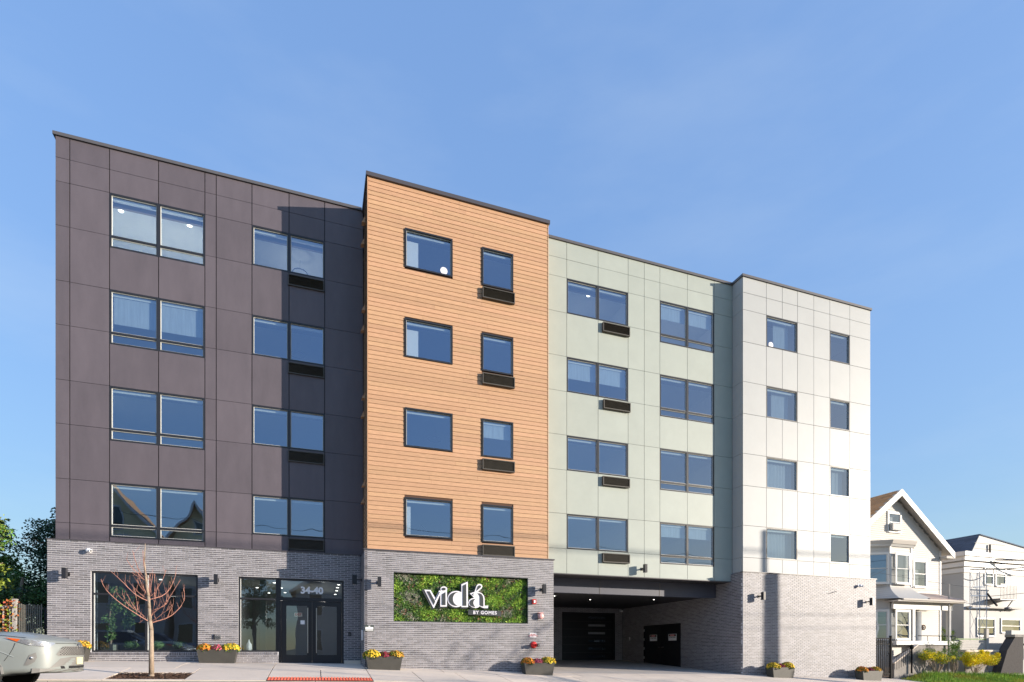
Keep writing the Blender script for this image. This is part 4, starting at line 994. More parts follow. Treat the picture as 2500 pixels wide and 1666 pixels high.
# ------------------------------------------------------------------ background trees left of the building
def crown(mb, c, r, n, size, flat=.8):
    c = Vector(c)
    for _ in range(n):
        d = Vector((random.gauss(0, 1), random.gauss(0, 1), random.gauss(0, 1))).normalized()*(random.random()**.45)
        p = c+Vector((d.x*r[0], d.y*r[1], d.z*r[2]))
        leaf(mb, p, (random.uniform(-1, 1), random.uniform(-1, 1), random.uniform(-.9, .6)), size*random.uniform(.6, 1.4), size*.28)
def tree(name, lb, x, y, h, blobs, mat, n, size, group=None, trunk_r=.18, mat2=None, share2=.0, leafless=False, cat='tree'):
    z0 = ground(x, y)-.1
    t = thing(name, lb, cat, (x, y, z0), group=group)
    mb = MB(); top = Vector((0, 0, h*.8)); mb.tube([(0, 0, 0), (.1, .05, h*.3), (0, 0, h*.55), (.1, 0, h*.85)], trunk_r, trunk_r*.25, n=8)
    for (bx, by, bz, rx, ry, rz) in blobs:
        s = Vector((0, 0, max(h*.25, bz-rz*1.1))); e = Vector((bx, by, bz)); mb.tube([s, s*.5+e*.5+Vector((0, 0, -.15)), e], trunk_r*.35, .02, n=5)
        for _ in range(4):
            q = e+Vector((random.uniform(-1, 1)*rx, random.uniform(-1, 1)*ry, random.uniform(-.5, 1)*rz))*.8; mb.tube([e*.6+s*.4, q], .03, .008, n=4)
    put('trunk', mb, M['bark'], t, local=True)
    tot = sum(b[3]*b[4]*b[5] for b in blobs)
    m1 = MB(); m2 = MB()
    for b in blobs:
        k = int(n*b[3]*b[4]*b[5]/tot)
        for c in range(max(5, k//70)):     # leaf clusters inside each blob
            d = Vector((random.gauss(0, 1), random.gauss(0, 1), random.gauss(0, 1))).normalized()*(random.random()**.35)
            cc = (b[0]+d.x*b[3], b[1]+d.y*b[4], b[2]+d.z*b[5]); rad = .30*min(b[3:6])+.15
            crown(m2 if random.random() < share2 else m1, cc, (rad, rad, rad*.6), 70, size)
    put('crown', m1, M[mat], t, local=True)
    if m2.f: put('crown', m2, M[mat2], t, local=True)
    return t
random.seed(5)
BT = 'trees beyond the left fence'
tree('evergreen_tree', 'dense dark evergreen filling the gap left of the building', -13.2, 8, 6.3,
     [(0, 0, 4.3, 1.3, 1.2, 1.5), (.6, -.3, 2.6, 1.4, 1.2, 1.3), (-.9, 0, 3.0, 1.2, 1.0, 1.3), (.2, 0, 5.3, .7, .7, .7)], 'leaf_dark', 15000, .13, BT, mat2='leaf_mid', share2=.2)
tree('leafy_tree', 'bluish dark leafy tree rising close against the brick corner', -11.0, 9, 6.9,
     [(.2, 0, 4.9, 1.2, 1.1, 1.3), (.6, 0, 3.2, 1.3, 1.1, 1.3), (-.5, 0, 2.6, 1.2, 1.1, 1.2), (.3, 0, 6.1, .6, .6, .6)], 'leaf_blue', 15000, .13, BT, mat2='leaf_orange', share2=.02)
tree('leafy_tree', 'sunlit lime green leafy tree at the left edge above the fence', -10.6, .75, 5.2,
     [(1.15, -.25, 3.9, .45, .4, .75), (1.0, -.2, 2.7, .55, .4, .5), (.1, 0, 4.3, .9, .7, .9), (-.2, 0, 2.8, 1.0, .6, .9)], 'leaf_lime', 5200, .10, BT, mat2='leaf_mid', share2=.35, trunk_r=.10)
tree('bushy_tree', 'dark bushy tree low behind the left picket fence', -10.6, 5, 3.6,
     [(0, 0, 2.0, 1.2, .9, 1.1), (-1.2, .3, 1.8, 1.0, .9, 1.0), (1.0, .3, 1.9, .9, .8, 1.2)], 'leaf_dark', 9000, .12, BT, mat2='leaf_blue', share2=.3)
# picket fence, post, ivy
F = thing('picket_fence', 'metal picket fence of close upright slats between post and brick corner', 'fence', (-8.45, .35, 1.15))
x = -8.73
while x < -8.15:
    put('slat', MB().box(x-.009, x+.009, .33, .37, 1.15, 2.93+random.uniform(-.02, .04)), M['fence_metal'], F); x += .0475
put('rail', MB().box(-8.78, -8.13, .37, .39, 2.80, 2.85), M['fence_metal'], F); put('rail', MB().box(-8.78, -8.13, .37, .39, 1.4, 1.45), M['fence_metal'], F)
F = thing('screen_fence', 'dark shaded fence section tight against the brick corner', 'fence', (-8.1, 1.3, 1.15))
for i in range(9): put('slat', MB().box(-8.44+i*.075, -8.44+i*.075+.06, 1.28, 1.31, 1.15, 2.9), M['fence_dark'], F)
put('rail', MB().box(-8.45, -7.8, 1.31, 1.34, 2.5, 2.56), M['fence_dark'], F)
F = thing('fence_post', 'weathered grey square post at the left end of the picket fence', 'post', (-8.84, .35, 1.15))
put('post', MB().box(-8.90, -8.79, .30, .41, 1.1, 3.07), M['post_grey'], F); put('cap', MB().box(-8.91, -8.78, .29, .42, 3.07, 3.10), M['post_grey'], F)
F = thing('railing', 'thin grey railing behind the orange leaves at the left edge', 'railing', (-9.5, .35, 1.15))
for i in range(9): put('baluster', MB().box(-8.98-i*.17, -8.95-i*.17, .33, .36, 1.15, 2.85), M['post_grey'], F)
put('rail', MB().box(-10.5, -8.9, .32, .36, 2.83, 2.88), M['post_grey'], F)
F = thing('ivy', 'orange autumn creeper climbing the railing at the left edge', 'creeper', (-9.4, .35, 1.2))
for mat, n in (('leaf_orange', 900), ('leaf_lime', 350)):
    mb = MB()
    for _ in range(n):
        xx = random.uniform(-10.4, -8.72); leaf(mb, (xx, random.uniform(.2, .55), random.uniform(1.2, 3.05+.15*math.sin(xx*9))-(max(0, xx+8.95)*1.0)), (random.uniform(-1, 1), -.6, random.uniform(-1, .6)), .11, .035)
    put('foliage', mb, M[mat], F, kind='stuff')

# ------------------------------------------------------------------ plants inside the lobby window
def pot_plant(name, lb, x, y, z, kind):
    t = thing(name, lb, 'potted plant', (x, y, z))
    if kind == 'ficus':
        put('pot', MB().box(-.22, .22, -.2, .2, 0, .28), M['planter'], t, local=True); put('pot_stripe', MB().box(.13, .221, -.205, -.2, .02, .26), M['leaf_grey'], t, local=True)
        mb = MB().tube([(0, 0, .2), (.05, 0, .6), (-.04, 0, 1.0), (.02, 0, 1.5), (.1, 0, 1.95)], .03, .015); put('trunk', mb, M['bark'], t, local=True)
        mb = MB()
        for b in ((.0, 0, .55, .13), (.02, 0, .8, .17), (-.02, 0, 1.1, .2), (.15, 0, 1.5, .22), (.45, 0, 1.75, .32), (.55, 0, 1.35, .25), (.5, 0, 1.0, .17), (.2, 0, 1.95, .28)): crown(mb, b[:3], (b[3], b[3]*.8, b[3]), 120, .10)
        put('foliage', mb, M['leaf_inside'], t, local=True)
    else:
        put('pot', MB().lathe([(.09, 0), (.13, .2), (.11, .2)], 0, 0, 12), M['terracotta'], t, local=True); put('stem', MB().tube([(0, 0, .15), (0, 0, .4)], .012), M['bark'], t, local=True)
        mb = MB(); crown(mb, (0, 0, .38), (.22, .2, .14), 420, .05); mb.ball((0, 0, .38), .19, .17, .11); put('foliage', mb, M['leaf_inside'], t, local=True)
pot_plant('ficus', 'tall leafy houseplant in dark pot inside the shop window', -6.35, .45, 1.42, 'ficus')
for x, lb in ((-5.72, 'left topiary ball plant in the shop window'), (-4.98, 'topiary ball plant behind the street tree trunk in the shop window'), (-4.32, 'small pale plant at the right side of the shop window')):
    pot_plant('topiary', lb, x, .35, 1.30, 'ball')
put('window_ledge', MB().box(-6.68, -3.75, .12, .75, 1.04, 1.42), M['lobby'], B)
t = thing('lantern', 'white lantern standing on the ledge inside the narrow entrance window', 'lantern', (-2.2, .35, 1.42))
put('base', MB().lathe([(.08, 0), (.08, .03), (.05, .04)], 0, 0, 8), M['white'], t, local=True); put('body', MB().lathe([(.06, .04), (.10, .14), (.09, .28), (.03, .38), (.01, .46)], 0, 0, 8), M['white'], t, local=True)
put('window_ledge', MB().box(-2.46, -1.30, .12, .6, 1.04, 1.42), M['lobby'], B)
t = thing('exit_sign', 'red lit exit sign deep inside the lobby', 'sign', (-.75, 6.6, 3.15)); put('case', MB().box(-.17, .17, -.02, .02, -.09, .09), M['white'], t, local=True); put_text('lettering', "EXIT", .14, (0, -.025, 0), M['red'], t, depth=.003, bold=.006, local=True)

# ------------------------------------------------------------------ car (local frame: nose at x=0 facing +x, road at z=0)
CW, CLA, CN = .93, .62, 2.3
def plan_w(a):
    return CW if a >= CLA else CW*(1-(1-a/CLA)**CN)**(1/CN)
PLAN = []     # arc-length table of the nose plan curve on the +y side: (s, a, y)
s_ = 0; pa, py = 0, 0
for i in range(0, 241):
    th = i/240; y = CW*math.sin(th*math.pi/2)**.9; a = CLA*(1-(max(0, 1-(y/CW)**CN))**(1/CN))
    s_ += math.hypot(a-pa, y-py); pa, py = a, y; PLAN.append((s_, a, y))
SEND = PLAN[-1][0]
def plan_at(s):
    q = abs(s); sg = 1 if s >= 0 else -1
    if q >= SEND: return (CLA+(q-SEND), sg*CW)
    for (s0, a0, y0), (s1, a1, y1) in zip(PLAN, PLAN[1:]):
        if q <= s1:
            t = (q-s0)/max(1e-9, s1-s0); t = max(0, t); return (a0+(a1-a0)*t, sg*(y0+(y1-y0)*t))
def s_of(a, y):
    if a >= CLA: return -(SEND+a-CLA) if y < 0 else SEND+a-CLA
    best = min(PLAN, key=lambda p: (p[1]+p[2]*-1 if 0 else (p[2]-abs(y))**2+(p[1]-a)**2)); return best[0]*(1 if y >= 0 else -1)
def zoffs(z):      # nose leans back towards the bonnet and under the chin
    return .035*max(0, (z-.72)/.25)**2 + .02*max(0, (.48-z)/.12)
def surf(s, z, off=.0):
    a, y = plan_at(s); a2, y2 = plan_at(s+.01); a1, y1 = plan_at(s-.01)
    tx, ty = -(a2-a1), (y2-y1); l = math.hypot(tx, ty) or 1; nx, ny = ty/l, -tx/l
    return (-a-zoffs(z)*max(0, 1-a/.9)+nx*off, y+ny*off, z)
def patch(poly, off=.006, cuts=3):
    bm = bmesh.new(); vs = [bm.verts.new((s, z, 0)) for s, z in poly]; bm.faces.new(vs)
    bmesh.ops.triangulate(bm, faces=bm.faces[:]); bmesh.ops.subdivide_edges(bm, edges=bm.edges[:], cuts=cuts, use_grid_fill=True)
    mb = MB(); mb.v = [surf(v.co.x, v.co.y, off) for v in bm.verts]; bm.verts.index_update(); mb.f = [tuple(v.index for v in f.verts) for f in bm.faces]; bm.free(); return mb
def car(name, lb, loc, paint, rz=0, full=True):
    t = thing(name, lb, 'car', loc, rz)
    L = 4.6
    def sect(a):
        e = a if a < L/2 else L-a; rear = a > L/2
        wd = plan_w(e) if not rear else CW*min(1, .90+.10*min(1, e/.5))
        if not rear:
            zc = 1.0+.235*min(1, a/.95)**.55; zs = .975+.15*min(1, a/1.1)**.8
        else: zc, zs = 1.26, 1.13
        if a > 1.7: zc, zs = 1.26, 1.14
        zb = .36 if a < .9 else .30
        return wd, zb, zs, zc
    al = [0.0005, .004, .012, .03, .06, .1, .16, .24, .34, .46, .62, .85, 1.1, 1.4, 1.7, 2.2, 2.8, 3.4, 3.9, 4.3, 4.5, 4.58, 4.6]
    mb = MB(); rings = []
    for a in al:
        wd, zb, zs, zc = sect(a)
        prof = [(0, zb), (.5, zb), (.9, zb+.0), (1, zb+.05), (1.0, .48), (1.0, .72), (.995, zs-.10), (.97, zs-.03), (.88, zs+.02), (.70, zs+(zc-zs)*.55), (.42, zs+(zc-zs)*.86), (0, zc)]
        r = [(-a-(zoffs(z)*max(0, 1-a/.9) if a < 1 else 0), fy*wd, z) for fy, z in prof]
        rings.append(r+[(x, -y, z) for x, y, z in r[-2:0:-1]])
    n = len(rings[0]); mb.v = [p for r in rings for p in r]
    for i in range(len(rings)-1):
        for k in range(n): mb.f.append((i*n+k, (i+1)*n+k, (i+1)*n+(k+1) % n, i*n+(k+1) % n))
    mb.f.append(tuple(range(n))); mb.f.append(tuple((len(rings)-1)*n+k for k in range(n-1, -1, -1)))
    put('body', mb, M[paint], t, smooth=True, local=True)
    # cabin
    lo = [(-1.62, .0), (-1.75, .60), (-2.0, .84), (-3.9, .84), (-4.35, .70), (-4.45, 0)]; hi = [(-2.35, 0), (-2.4, .50), (-2.55, .62), (-3.7, .62), (-4.0, .52), (-4.05, 0)]
    full_ = lambda o: o+[(x, -y) for x, y in o[::-1] if y > 0]
    mb = MB().loft(full_(lo), full_(hi), 1.15, 1.60); put('window_glass', mb, M['car_glass'], t, local=True)
    mb = MB().loft([(x+.02, y*1.03) for x, y in full_(hi)], [(x*.98-.06, y*.86) for x, y in full_(hi)], 1.60, 1.69); put('roof', mb, M[paint], t, local=True)
    mb = MB()
    for s in (-1, 1):
        for (a, b) in (((-1.75, .61*s, 1.16), (-2.42, .52*s, 1.61)), ((-3.0, .85*s, 1.16), (-3.05, .63*s, 1.61)), ((-3.95, .84*s, 1.16), (-3.75, .62*s, 1.61))): mb.tube([a, b], .035, n=4)
    put('pillar', mb, M[paint], t, local=True)
    for s in (-1, 1): put('mirror', MB().ball((-1.95, s*1.02, 1.20), .09, .12, .08), M[paint], t, smooth=True, local=True)
    for a in (1.40, 3.85):
        for s in (-1, 1):
            me = MB().lathe([(.001, -.11), (.33, -.11), (.36, -.07), (.36, .07), (.33, .11), (.001, .11)], 0, 0, 24).mesh('tyre', M['tyre']); me.transform(Matrix.Translation((-a, s*.83, .36)) @ Matrix.Rotation(R(90), 4, 'X')); w_ = put('wheel', me, None, t, local=True)
            me = MB().lathe([(.001, 0), (.22, 0), (.23, -.03), (.001, -.03)], 0, 0, 10).mesh('rim', M['steel']); me.transform(Matrix.Translation((-a, s*.945, .36)) @ Matrix.Rotation(R(90), 4, 'X')); put('rim', me, None, w_, local=True)
            arc = MB().tube([(-a+.42*math.cos(q*math.pi/10), s*.925, .36+.42*math.sin(q*math.pi/10)) for q in range(11)], .03, n=5); put('wheel_arch', arc, M['car_trim'], t, local=True)
    So = s_of
    for s in (-1, 1):
        hl = [(-.731, -.926, 1.008), (-.664, -.928, 1.062), (-.484, -.914, 1.055), (-.163, -.683, .987), (-.244, -.782, .900), (-.534, -.922, .94)]
        put('headlight', patch([(So(-a, y)*(1 if s < 0 else -1), z) for a, y, z in (hl if s < 0 else hl[::-1])], .008), M['car_lamp'], t, local=True)
        mk = [(-.938, -.93, 1.095), (-.664, -.928, 1.064), (-.731, -.926, 1.012)]
        put('side_marker', patch([(So(-a, y)*(1 if s < 0 else -1), z) for a, y, z in (mk if s < 0 else mk[::-1])], .008), M['car_orange'], t, local=True)
        fr_ = [(.63, .53), (.54, .74), (.44, .79), (.42, .69), (.46, .60), (.56, .53)]
        put('fog_lamp_recess_shade', patch([(So(a, -.9)*(1 if s < 0 else -1), z) for a, z in fr_], .004), M['car_trim'], t, local=True)  # flat grey patch; the shading of the recess is put into its colour
        put('fog_lamp', MB().ball(surf(So(.50, -.92)*(1 if s < 0 else -1), .68, .005), .03, .03, .03), M['car_lamp'], t, smooth=True, local=True)
    So2 = lambda y: (1 if y >= 0 else -1)*min(PLAN, key=lambda p: abs(p[2]-abs(y)))[0]
    gp = [(-.70, .753), (-.63, .844), (-.50, .925), (.50, .925), (.63, .844), (.70, .753), (.66, .715), (.34, .725), (-.34, .725), (-.66, .715)]
    gr = put('radiator_grille', patch([(So2(y), z) for y, z in gp], .006, 4), M['car_trim'], t, local=True)
    mb = MB(); 
    for r_ in range(7):
        for c_ in range(20):
            y = -.62+c_*.065+(.0325 if r_ % 2 else 0); z = .745+r_*.026
            if abs(y) > .66-.9*max(0, z-.80): continue
            if abs(y) < .09 and z > .86: continue
            s0 = So2(y); q = [surf(s0-.026, z, .009), surf(s0, z-.011, .009), surf(s0+.026, z, .009), surf(s0, z+.011, .009)]; k = len(mb.v); mb.v += q; mb.f.append((k, k+1, k+2, k+3))
    put('grille_mesh', mb, M['car_black'], gr, kind='stuff', local=True)
    put('lower_grille', patch([(So2(y), z) for y, z in [(-.62, .667), (-.36, .695), (.36, .695), (.62, .667), (.80, .46), (.62, .505), (-.62, .505), (-.80, .46)]], .005), M['car_trim'], t, local=True)
    put('air_intake', patch([(So2(y), z) for y, z in [(-.62, .505), (.62, .505), (.60, .45), (-.60, .45)]], .009), M['car_black'], t, local=True)
    put('chin', patch([(So2(y), z) for y, z in [(-.92, .47), (-.62, .44), (.62, .44), (.92, .47), (.92, .37), (-.92, .37)]], .014), M['car_trim'], t, local=True)
    pl = put('licence_plate', MB().box(.006, .018, -.155, .155, .535, .685), M['plate'], t, local=True)
    put_text('lettering', "N 34 KTR", .075, (.020, 0, .605), M['car_black'], pl, rot=(R(90), 0, R(90)), depth=.001, local=True) if 0 else None
    em = MB().tube([(.008, .065*math.cos(q*math.pi/10), .93+.048*math.sin(q*math.pi/10)) for q in range(21)], .010, n=6, cap=False)
    em.tube([(.012, .035*math.cos(q*math.pi/8), .948+.016*math.sin(q*math.pi/8)) for q in range(17)], .006, n=5, cap=False); em.tube([(.012, .016*math.cos(q*math.pi/8), .93+.042*math.sin(q*math.pi/8)) for q in range(17)], .006, n=5, cap=False)
    put('emblem', em, M['steel'], t, local=True)
    ln = MB().tube([surf(So2(y), .985-.0*abs(y), .002) for y in [-.68+.08*i for i in range(18)]], .004, n=4); put('bonnet_gap', ln, M['car_black'], t, local=True)
    for s in (-1, 1):
        put('bonnet_side_gap', MB().tube([(-a, s*.915*plan_w(a), .975+.15*min(1, a/1.1)**.8+.022) for a in (.62, .75, .9, 1.1, 1.3, 1.5, 1.7)], .005, n=4), M['car_black'], t, local=True)
        put('bumper_seam', MB().tube([surf(So(a, -.92)*(1 if s < 0 else -1), z, .002) for a, z in ((.76, .985), (.80, .88), (.86, .76), (.95, .62))], .004, n=4), M['car_black'], t, local=True)
        put('wing_crease', MB().tube([surf(So(a, -.92)*(1 if s < 0 else -1), z, -.008) for a, z in ((.80, .70), (1.0, .80), (1.3, .90), (1.8, .95))], .016, n=6), M[paint], t, local=True)
    for s in (-1, 1): put('door_gap', MB().tube([(-1.75, s*.934, .45), (-1.72, s*.934, 1.12)], .004, n=4), M['car_black'], t, local=True)
    return t
car('parked_car', 'pale sage grey suv parked at the kerb, nose at the left edge', (-4.95, -6.38, road(-5.5, 6.4)), 'car_paint')
car('parked_car', 'dark blue car parked across the street', (-5.2, -12.6, road(-7, 12.6)), 'car_paint_blue')

# ------------------------------------------------------------------ houses to the right
def clap(mb, x0f, x1f, z0, z1, y, pitch=.11, depth=.012):
    """clapboard courses on a wall facing -y; x0f/x1f give the edges at height z"""
    z = z0
    while z < z1-.01:
        zt = min(z+pitch, z1); zm = (z+zt)/2; a, b = x0f(zm), x1f(zm); at, bt = x0f(zt), x1f(zt); ab, bb = x0f(z), x1f(z)
        if b-a > .02: mb.add([(ab, y-depth, z), (bb, y-depth, z), (bt, y, zt), (at, y, zt), (ab, y, z), (bb, y, z)], [(0, 1, 2, 3), (0, 4, 5, 1)])
        z += pitch
def clap_seg(mb, p, q, z0, z1, nrm, pitch=.11, depth=.012):
    z = z0
    while z < z1-.01:
        zt = min(z+pitch, z1); d = (nrm[0]*depth, nrm[1]*depth)
        mb.add([(p[0]+d[0], p[1]+d[1], z), (q[0]+d[0], q[1]+d[1], z), (q[0], q[1], zt), (p[0], p[1], zt), (p[0], p[1], z), (q[0], q[1], z)], [(0, 1, 2, 3), (0, 4, 5, 1)])
        z += pitch
def hwin(par_, p, q, z0, z1, sash=True, blind=.45, cas=.09, name='window'):
    """double hung window on a wall from p to q (xy), outward normal to the right hand of p->q"""
    p = Vector((p[0], p[1])); q = Vector((q[0], q[1])); d = (q-p).normalized(); n = Vector((d.y, -d.x)); W_ = (q-p).length
    def bx(mb, u0, u1, n0, n1, za, zb_):
        c = [p+d*u0+n*n0, p+d*u1+n*n0, p+d*u1+n*n1, p+d*u0+n*n1]; mb.add([(v.x, v.y, z) for z in (za, zb_) for v in c], [(0, 1, 2, 3), (7, 6, 5, 4), (0, 4, 5, 1), (1, 5, 6, 2), (2, 6, 7, 3), (3, 7, 4, 0)])
    m = MB(); bx(m, -cas, 0, 0, .05, z0-cas, z1+cas); bx(m, W_, W_+cas, 0, .05, z0-cas, z1+cas); bx(m, 0, W_, 0, .05, z1, z1+cas); bx(m, -.02, W_+.02, 0, .08, z0-cas, z0)
    w_ = put(name, m, M['trim'], par_)
    zm = (z0+z1)/2; m = MB(); t = .035
    for za, zb_, o in ((z0, zm+.02, .012), (zm-.02, z1, .022)):
        bx(m, 0, t, o-.015, o+.012, za, zb_); bx(m, W_-t, W_, o-.015, o+.012, za, zb_); bx(m, t, W_-t, o-.015, o+.012, za, za+t); bx(m, t, W_-t, o-.015, o+.012, zb_-t, zb_)
    put('sash', m, M['trim'], w_)
    m = MB(); c = [p+d*t+n*.008, p+d*(W_-t)+n*.008]; m.quad(*[(c[0].x, c[0].y, z0), (c[1].x, c[1].y, z0), (c[1].x, c[1].y, z1), (c[0].x, c[0].y, z1)]); put('pane', m, M['house_glass'], w_)
    m = MB(); c = [p+d*.0-n*.10, p+d*W_-n*.10]; zz = z1-(z1-z0)*blind
    m.quad((c[0].x, c[0].y, zz), (c[1].x, c[1].y, zz), (c[1].x, c[1].y, z1), (c[0].x, c[0].y, z1)); put('blind', m, M['blind'], w_)
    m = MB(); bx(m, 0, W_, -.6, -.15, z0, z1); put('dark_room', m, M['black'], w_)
    return w_
H = thing('gabled_house', 'cream clapboard house with steep white-trimmed gable and bay right of the block', 'house', (29.2, 4, .5))
PKX, PKZ, SL = 29.22, 9.99, .768; HWY = .40; XL, XR = 25.70, 32.75; HZ0 = .3; EZ = 6.75
zr = lambda x: PKZ-.30-SL*abs(x-PKX)         # underside of the rake
xl = lambda z: max(XL, PKX-(zr(PKX)-z)/SL); xr = lambda z: min(XR, PKX+(zr(PKX)-z)/SL)
ow = [(28.75, 29.60, 7.85, 8.80), (30.67, 31.55, 4.98, 6.34)]
mb = MB(); pts = [(XL, HZ0), (XR, HZ0), (XR, zr(XR)), (PKX, zr(PKX)), (XL, zr(XL))]
mb.xz(pts, HWY+.01, HWY+.03) if 0 else None
def gable_backing(mb, y0, y1, holes):
    zs = sorted(set([HZ0, zr(XR), zr(PKX)]+[v for h in holes for v in h[2:4]]+frange(HZ0, zr(PKX), 30)))
    for a, b in zip(zs, zs[1:]):
        segs = [(xl((a+b)/2), xr((a+b)/2))]
        for h in holes:
            if h[2] < (a+b)/2 < h[3]: segs = [t for s in segs for t in ((s[0], min(s[1], h[0])), (max(s[0], h[1]), s[1])) if t[1]-t[0] > .01]
        for s in segs: mb.box(s[0], s[1], y0, y1, a, b)
mb = MB(); gable_backing(mb, HWY+.015, HWY+.12, ow+[(26.5, 30.3, .4, 6.8)])
mb.box(XR-.12, XR, HWY+.12, 12, HZ0, zr(XR)); mb.box(XL, XL+.12, HWY+.12, 12, HZ0, zr(XL))
wl = put('front_wall', mb, M['siding'], H)
mb = MB(); z = HZ0
while z < zr(PKX)-.1:
    segs = [(xl(z+.055), xr(z+.055))]
    for h in ow+[(26.5, 30.15, .4, 6.95)]:
        if h[2]-.02 < z+.05 < h[3]+.02: segs = [t for s in segs for t in ((s[0], min(s[1], h[0])), (max(s[0], h[1]), s[1])) if t[1]-t[0] > .01]
    for a, b in segs: mb.add([(a, HWY-.012, z), (b, HWY-.012, z), (b, HWY+.006, z+.108), (a, HWY+.006, z+.108), (a, HWY+.01, z), (b, HWY+.01, z)], [(0, 1, 2, 3), (0, 4, 5, 1)])
    z += .11
put('clapboards', mb, M['siding'], wl, kind='stuff')
mb = MB(); clap_seg(mb, (XR, HWY), (XR, 11), HZ0, zr(XR), (1, 0)); clap_seg(mb, (XL, 11), (XL, HWY), HZ0, zr(XL), (-1, 0)); put('side_clapboards', mb, M['siding'], wl, kind='stuff')
put('corner_board', MB().box(XR-.10, XR+.02, HWY-.03, HWY+.015, HZ0, zr(XR)), M['trim'], H)
# roof planes and rake boards
def slope(mb, x0, x1, z0, z1, y0, y1, th): mb.add([(x0, y0, z0), (x1, y0, z1), (x1, y1, z1), (x0, y1, z0), (x0, y0, z0-th), (x1, y0, z1-th), (x1, y1, z1-th), (x0, y1, z0-th)], [(0, 1, 2, 3), (4, 7, 6, 5), (0, 4, 5, 1), (1, 5, 6, 2), (2, 6, 7, 3), (3, 7, 4, 0)])
EXR, EXL = 33.28, 25.16; zt_ = lambda x: PKZ-SL*abs(x-PKX)
mb = MB(); slope(mb, EXL, PKX, zt_(EXL), PKZ, .012, 11.5, .08); slope(mb, PKX, EXR, PKZ, zt_(EXR), .012, 11.5, .08); rf = put('roof', mb, M['soffit_trim'], H)
mb = MB(); nrow = 26
for sgn, xe in ((-1, EXL), (1, EXR)):
    for i in range(nrow):
        xa = xe+(PKX-xe)*i/nrow; xb = xe+(PKX-xe)*(i+1)/nrow
        for j in range(18):
            ya = .03+j*.64+(.2 if i % 2 else 0); mb.add([(xa-sgn*-.01, ya, zt_(xa)+.022), (xb, ya, zt_(xb)+.008), (xb, ya+.62, zt_(xb)+.008), (xa-sgn*-.01, ya+.62, zt_(xa)+.022)], [(0, 1, 2, 3)])
put('shingle_courses', mb, M['shingle_brown'], rf, kind='stuff')
mb = MB()
for x0, x1 in ((EXL, PKX-.001), (PKX+.001, EXR)):
    slope(mb, x0, x1, zt_(x0)+.03, zt_(x1)+.03, -.02, .008, .36)
rk = put('rake_board', mb, M['trim'], H)
mb = MB()
for k in range(46):
    x = EXL+.09*k
    if x > PKX: break
    mb.box(x, x+.012, -.032, -.021, zt_(x)-.30, zt_(x)-.0)
put('fluting', mb, M['trim'], rk, kind='stuff')
put('eave_return', MB().box(XR-.1, EXR-.02, -.0, HWY, zt_(EXR)-.33, zt_(EXR)-.20), M['soffit_trim'], H)
hwin(H, (28.75, HWY), (29.60, HWY), 7.85, 8.80, blind=.15)
ac = put('window_air_conditioner', MB().box(28.80, 29.50, HWY-.22, HWY+.05, 7.87, 8.22), M['siding_white'], H); put('vent', MB().box(28.84, 29.02, HWY-.225, HWY-.22, 7.92, 8.17), M['grille'], ac)
hwin(H, (30.67, HWY), (31.55, HWY), 4.98, 6.34, blind=.3)
# two-storey bay
bay = [(26.45, HWY), (27.82, -.40), (29.33, -.40), (30.25, HWY)]
b_ = put('bay_wall', MB().xy([(x, y+.015) for x, y in bay], .4, 6.95), M['siding'], H)
mb = MB()
for p, q, n_ in ((bay[0], bay[1], (-.5, -.86)), (bay[1], bay[2], (0, -1)), (bay[2], bay[3], (.65, -.75))): clap_seg(mb, p, q, .6, 6.95, n_)
put('clapboards', mb, M['siding'], b_, kind='stuff')
mb = MB()
for (x, y) in bay[1:3]: mb.box(x-.05, x+.05, y-.035, y+.03, 4.8, 6.9)
put('corner_board', mb, M['trim'], H)
o_ = lambda k: [(26.30-k*.2, HWY), (27.75-k*.1, -.40-k), (29.40+k*.1, -.40-k), (30.5+k*.3, HWY)]
put('bay_roof', MB().loft(o_(.20), o_(.26), 6.95, 7.13), M['soffit_trim'], H)
put('bay_cornice', MB().loft(o_(.08), o_(.17), 6.83, 6.95), M['trim'], H)
def on(p, q, u0, u1): return ((p[0]+(q[0]-p[0])*u0, p[1]+(q[1]-p[1])*u0), (p[0]+(q[0]-p[0])*u1, p[1]+(q[1]-p[1])*u1))
def out(pq, k):
    p, q = Vector(pq[0]), Vector(pq[1]); d = (q-p).normalized(); n = Vector((d.y, -d.x))*k; return (tuple(p+n), tuple(q+n))
for z0, z1 in ((4.97, 6.42), (2.10, 3.50)):
    for (p, q, u0, u1) in ((bay[0], bay[1], .34, .88), (bay[1], bay[2], .17, .76)):
        a, b = out(on(p, q, u0, u1), .13); ww = hwin(H, a, b, z0, z1, blind=.45 if z0 > 4 else .2)
# flared skirt and porch roof
mb = MB(); st = 7
prev = None
for i in range(st+1):
    t = i/st; k = .55*t**1.8; z = 4.85-.72*t; cur = [(26.45-k*.5, HWY), (27.82-k*.1, -.40-k), (29.33+k*1.9, -.40-k), (30.25+k*2.0, HWY)]
    if prev: mb.add([(x, y, pz_) for x, y in prev]+[(x, y, z) for x, y in cur], [(j+4, j+5, j+1, j) for j in range(3)])
    prev, pz_ = cur, z
put('flared_skirt', mb, M['siding_white'], H)
mb = MB(); slope(mb, 30.2, 32.3, 4.45, 4.45, -1.0, HWY, .001)
mb = MB(); mb.add([(29.9, -1.0, 4.16), (32.55, -1.0, 4.16), (32.3, HWY, 4.62), (29.9, HWY, 4.62), (29.9, -1.0, 4.08), (32.55, -1.0, 4.08), (32.55, HWY, 4.08), (29.9, HWY, 4.08)], [(0, 1, 2, 3), (4, 7, 6, 5), (0, 4, 5, 1), (1, 5, 6, 2), (3, 7, 4, 0)])
pr = put('porch_roof', mb, M['shingle_pink'], H)
put('gutter', MB().box(27.9, 32.6, -1.06, -.98, 4.04, 4.12), M['soffit_trim'], H)
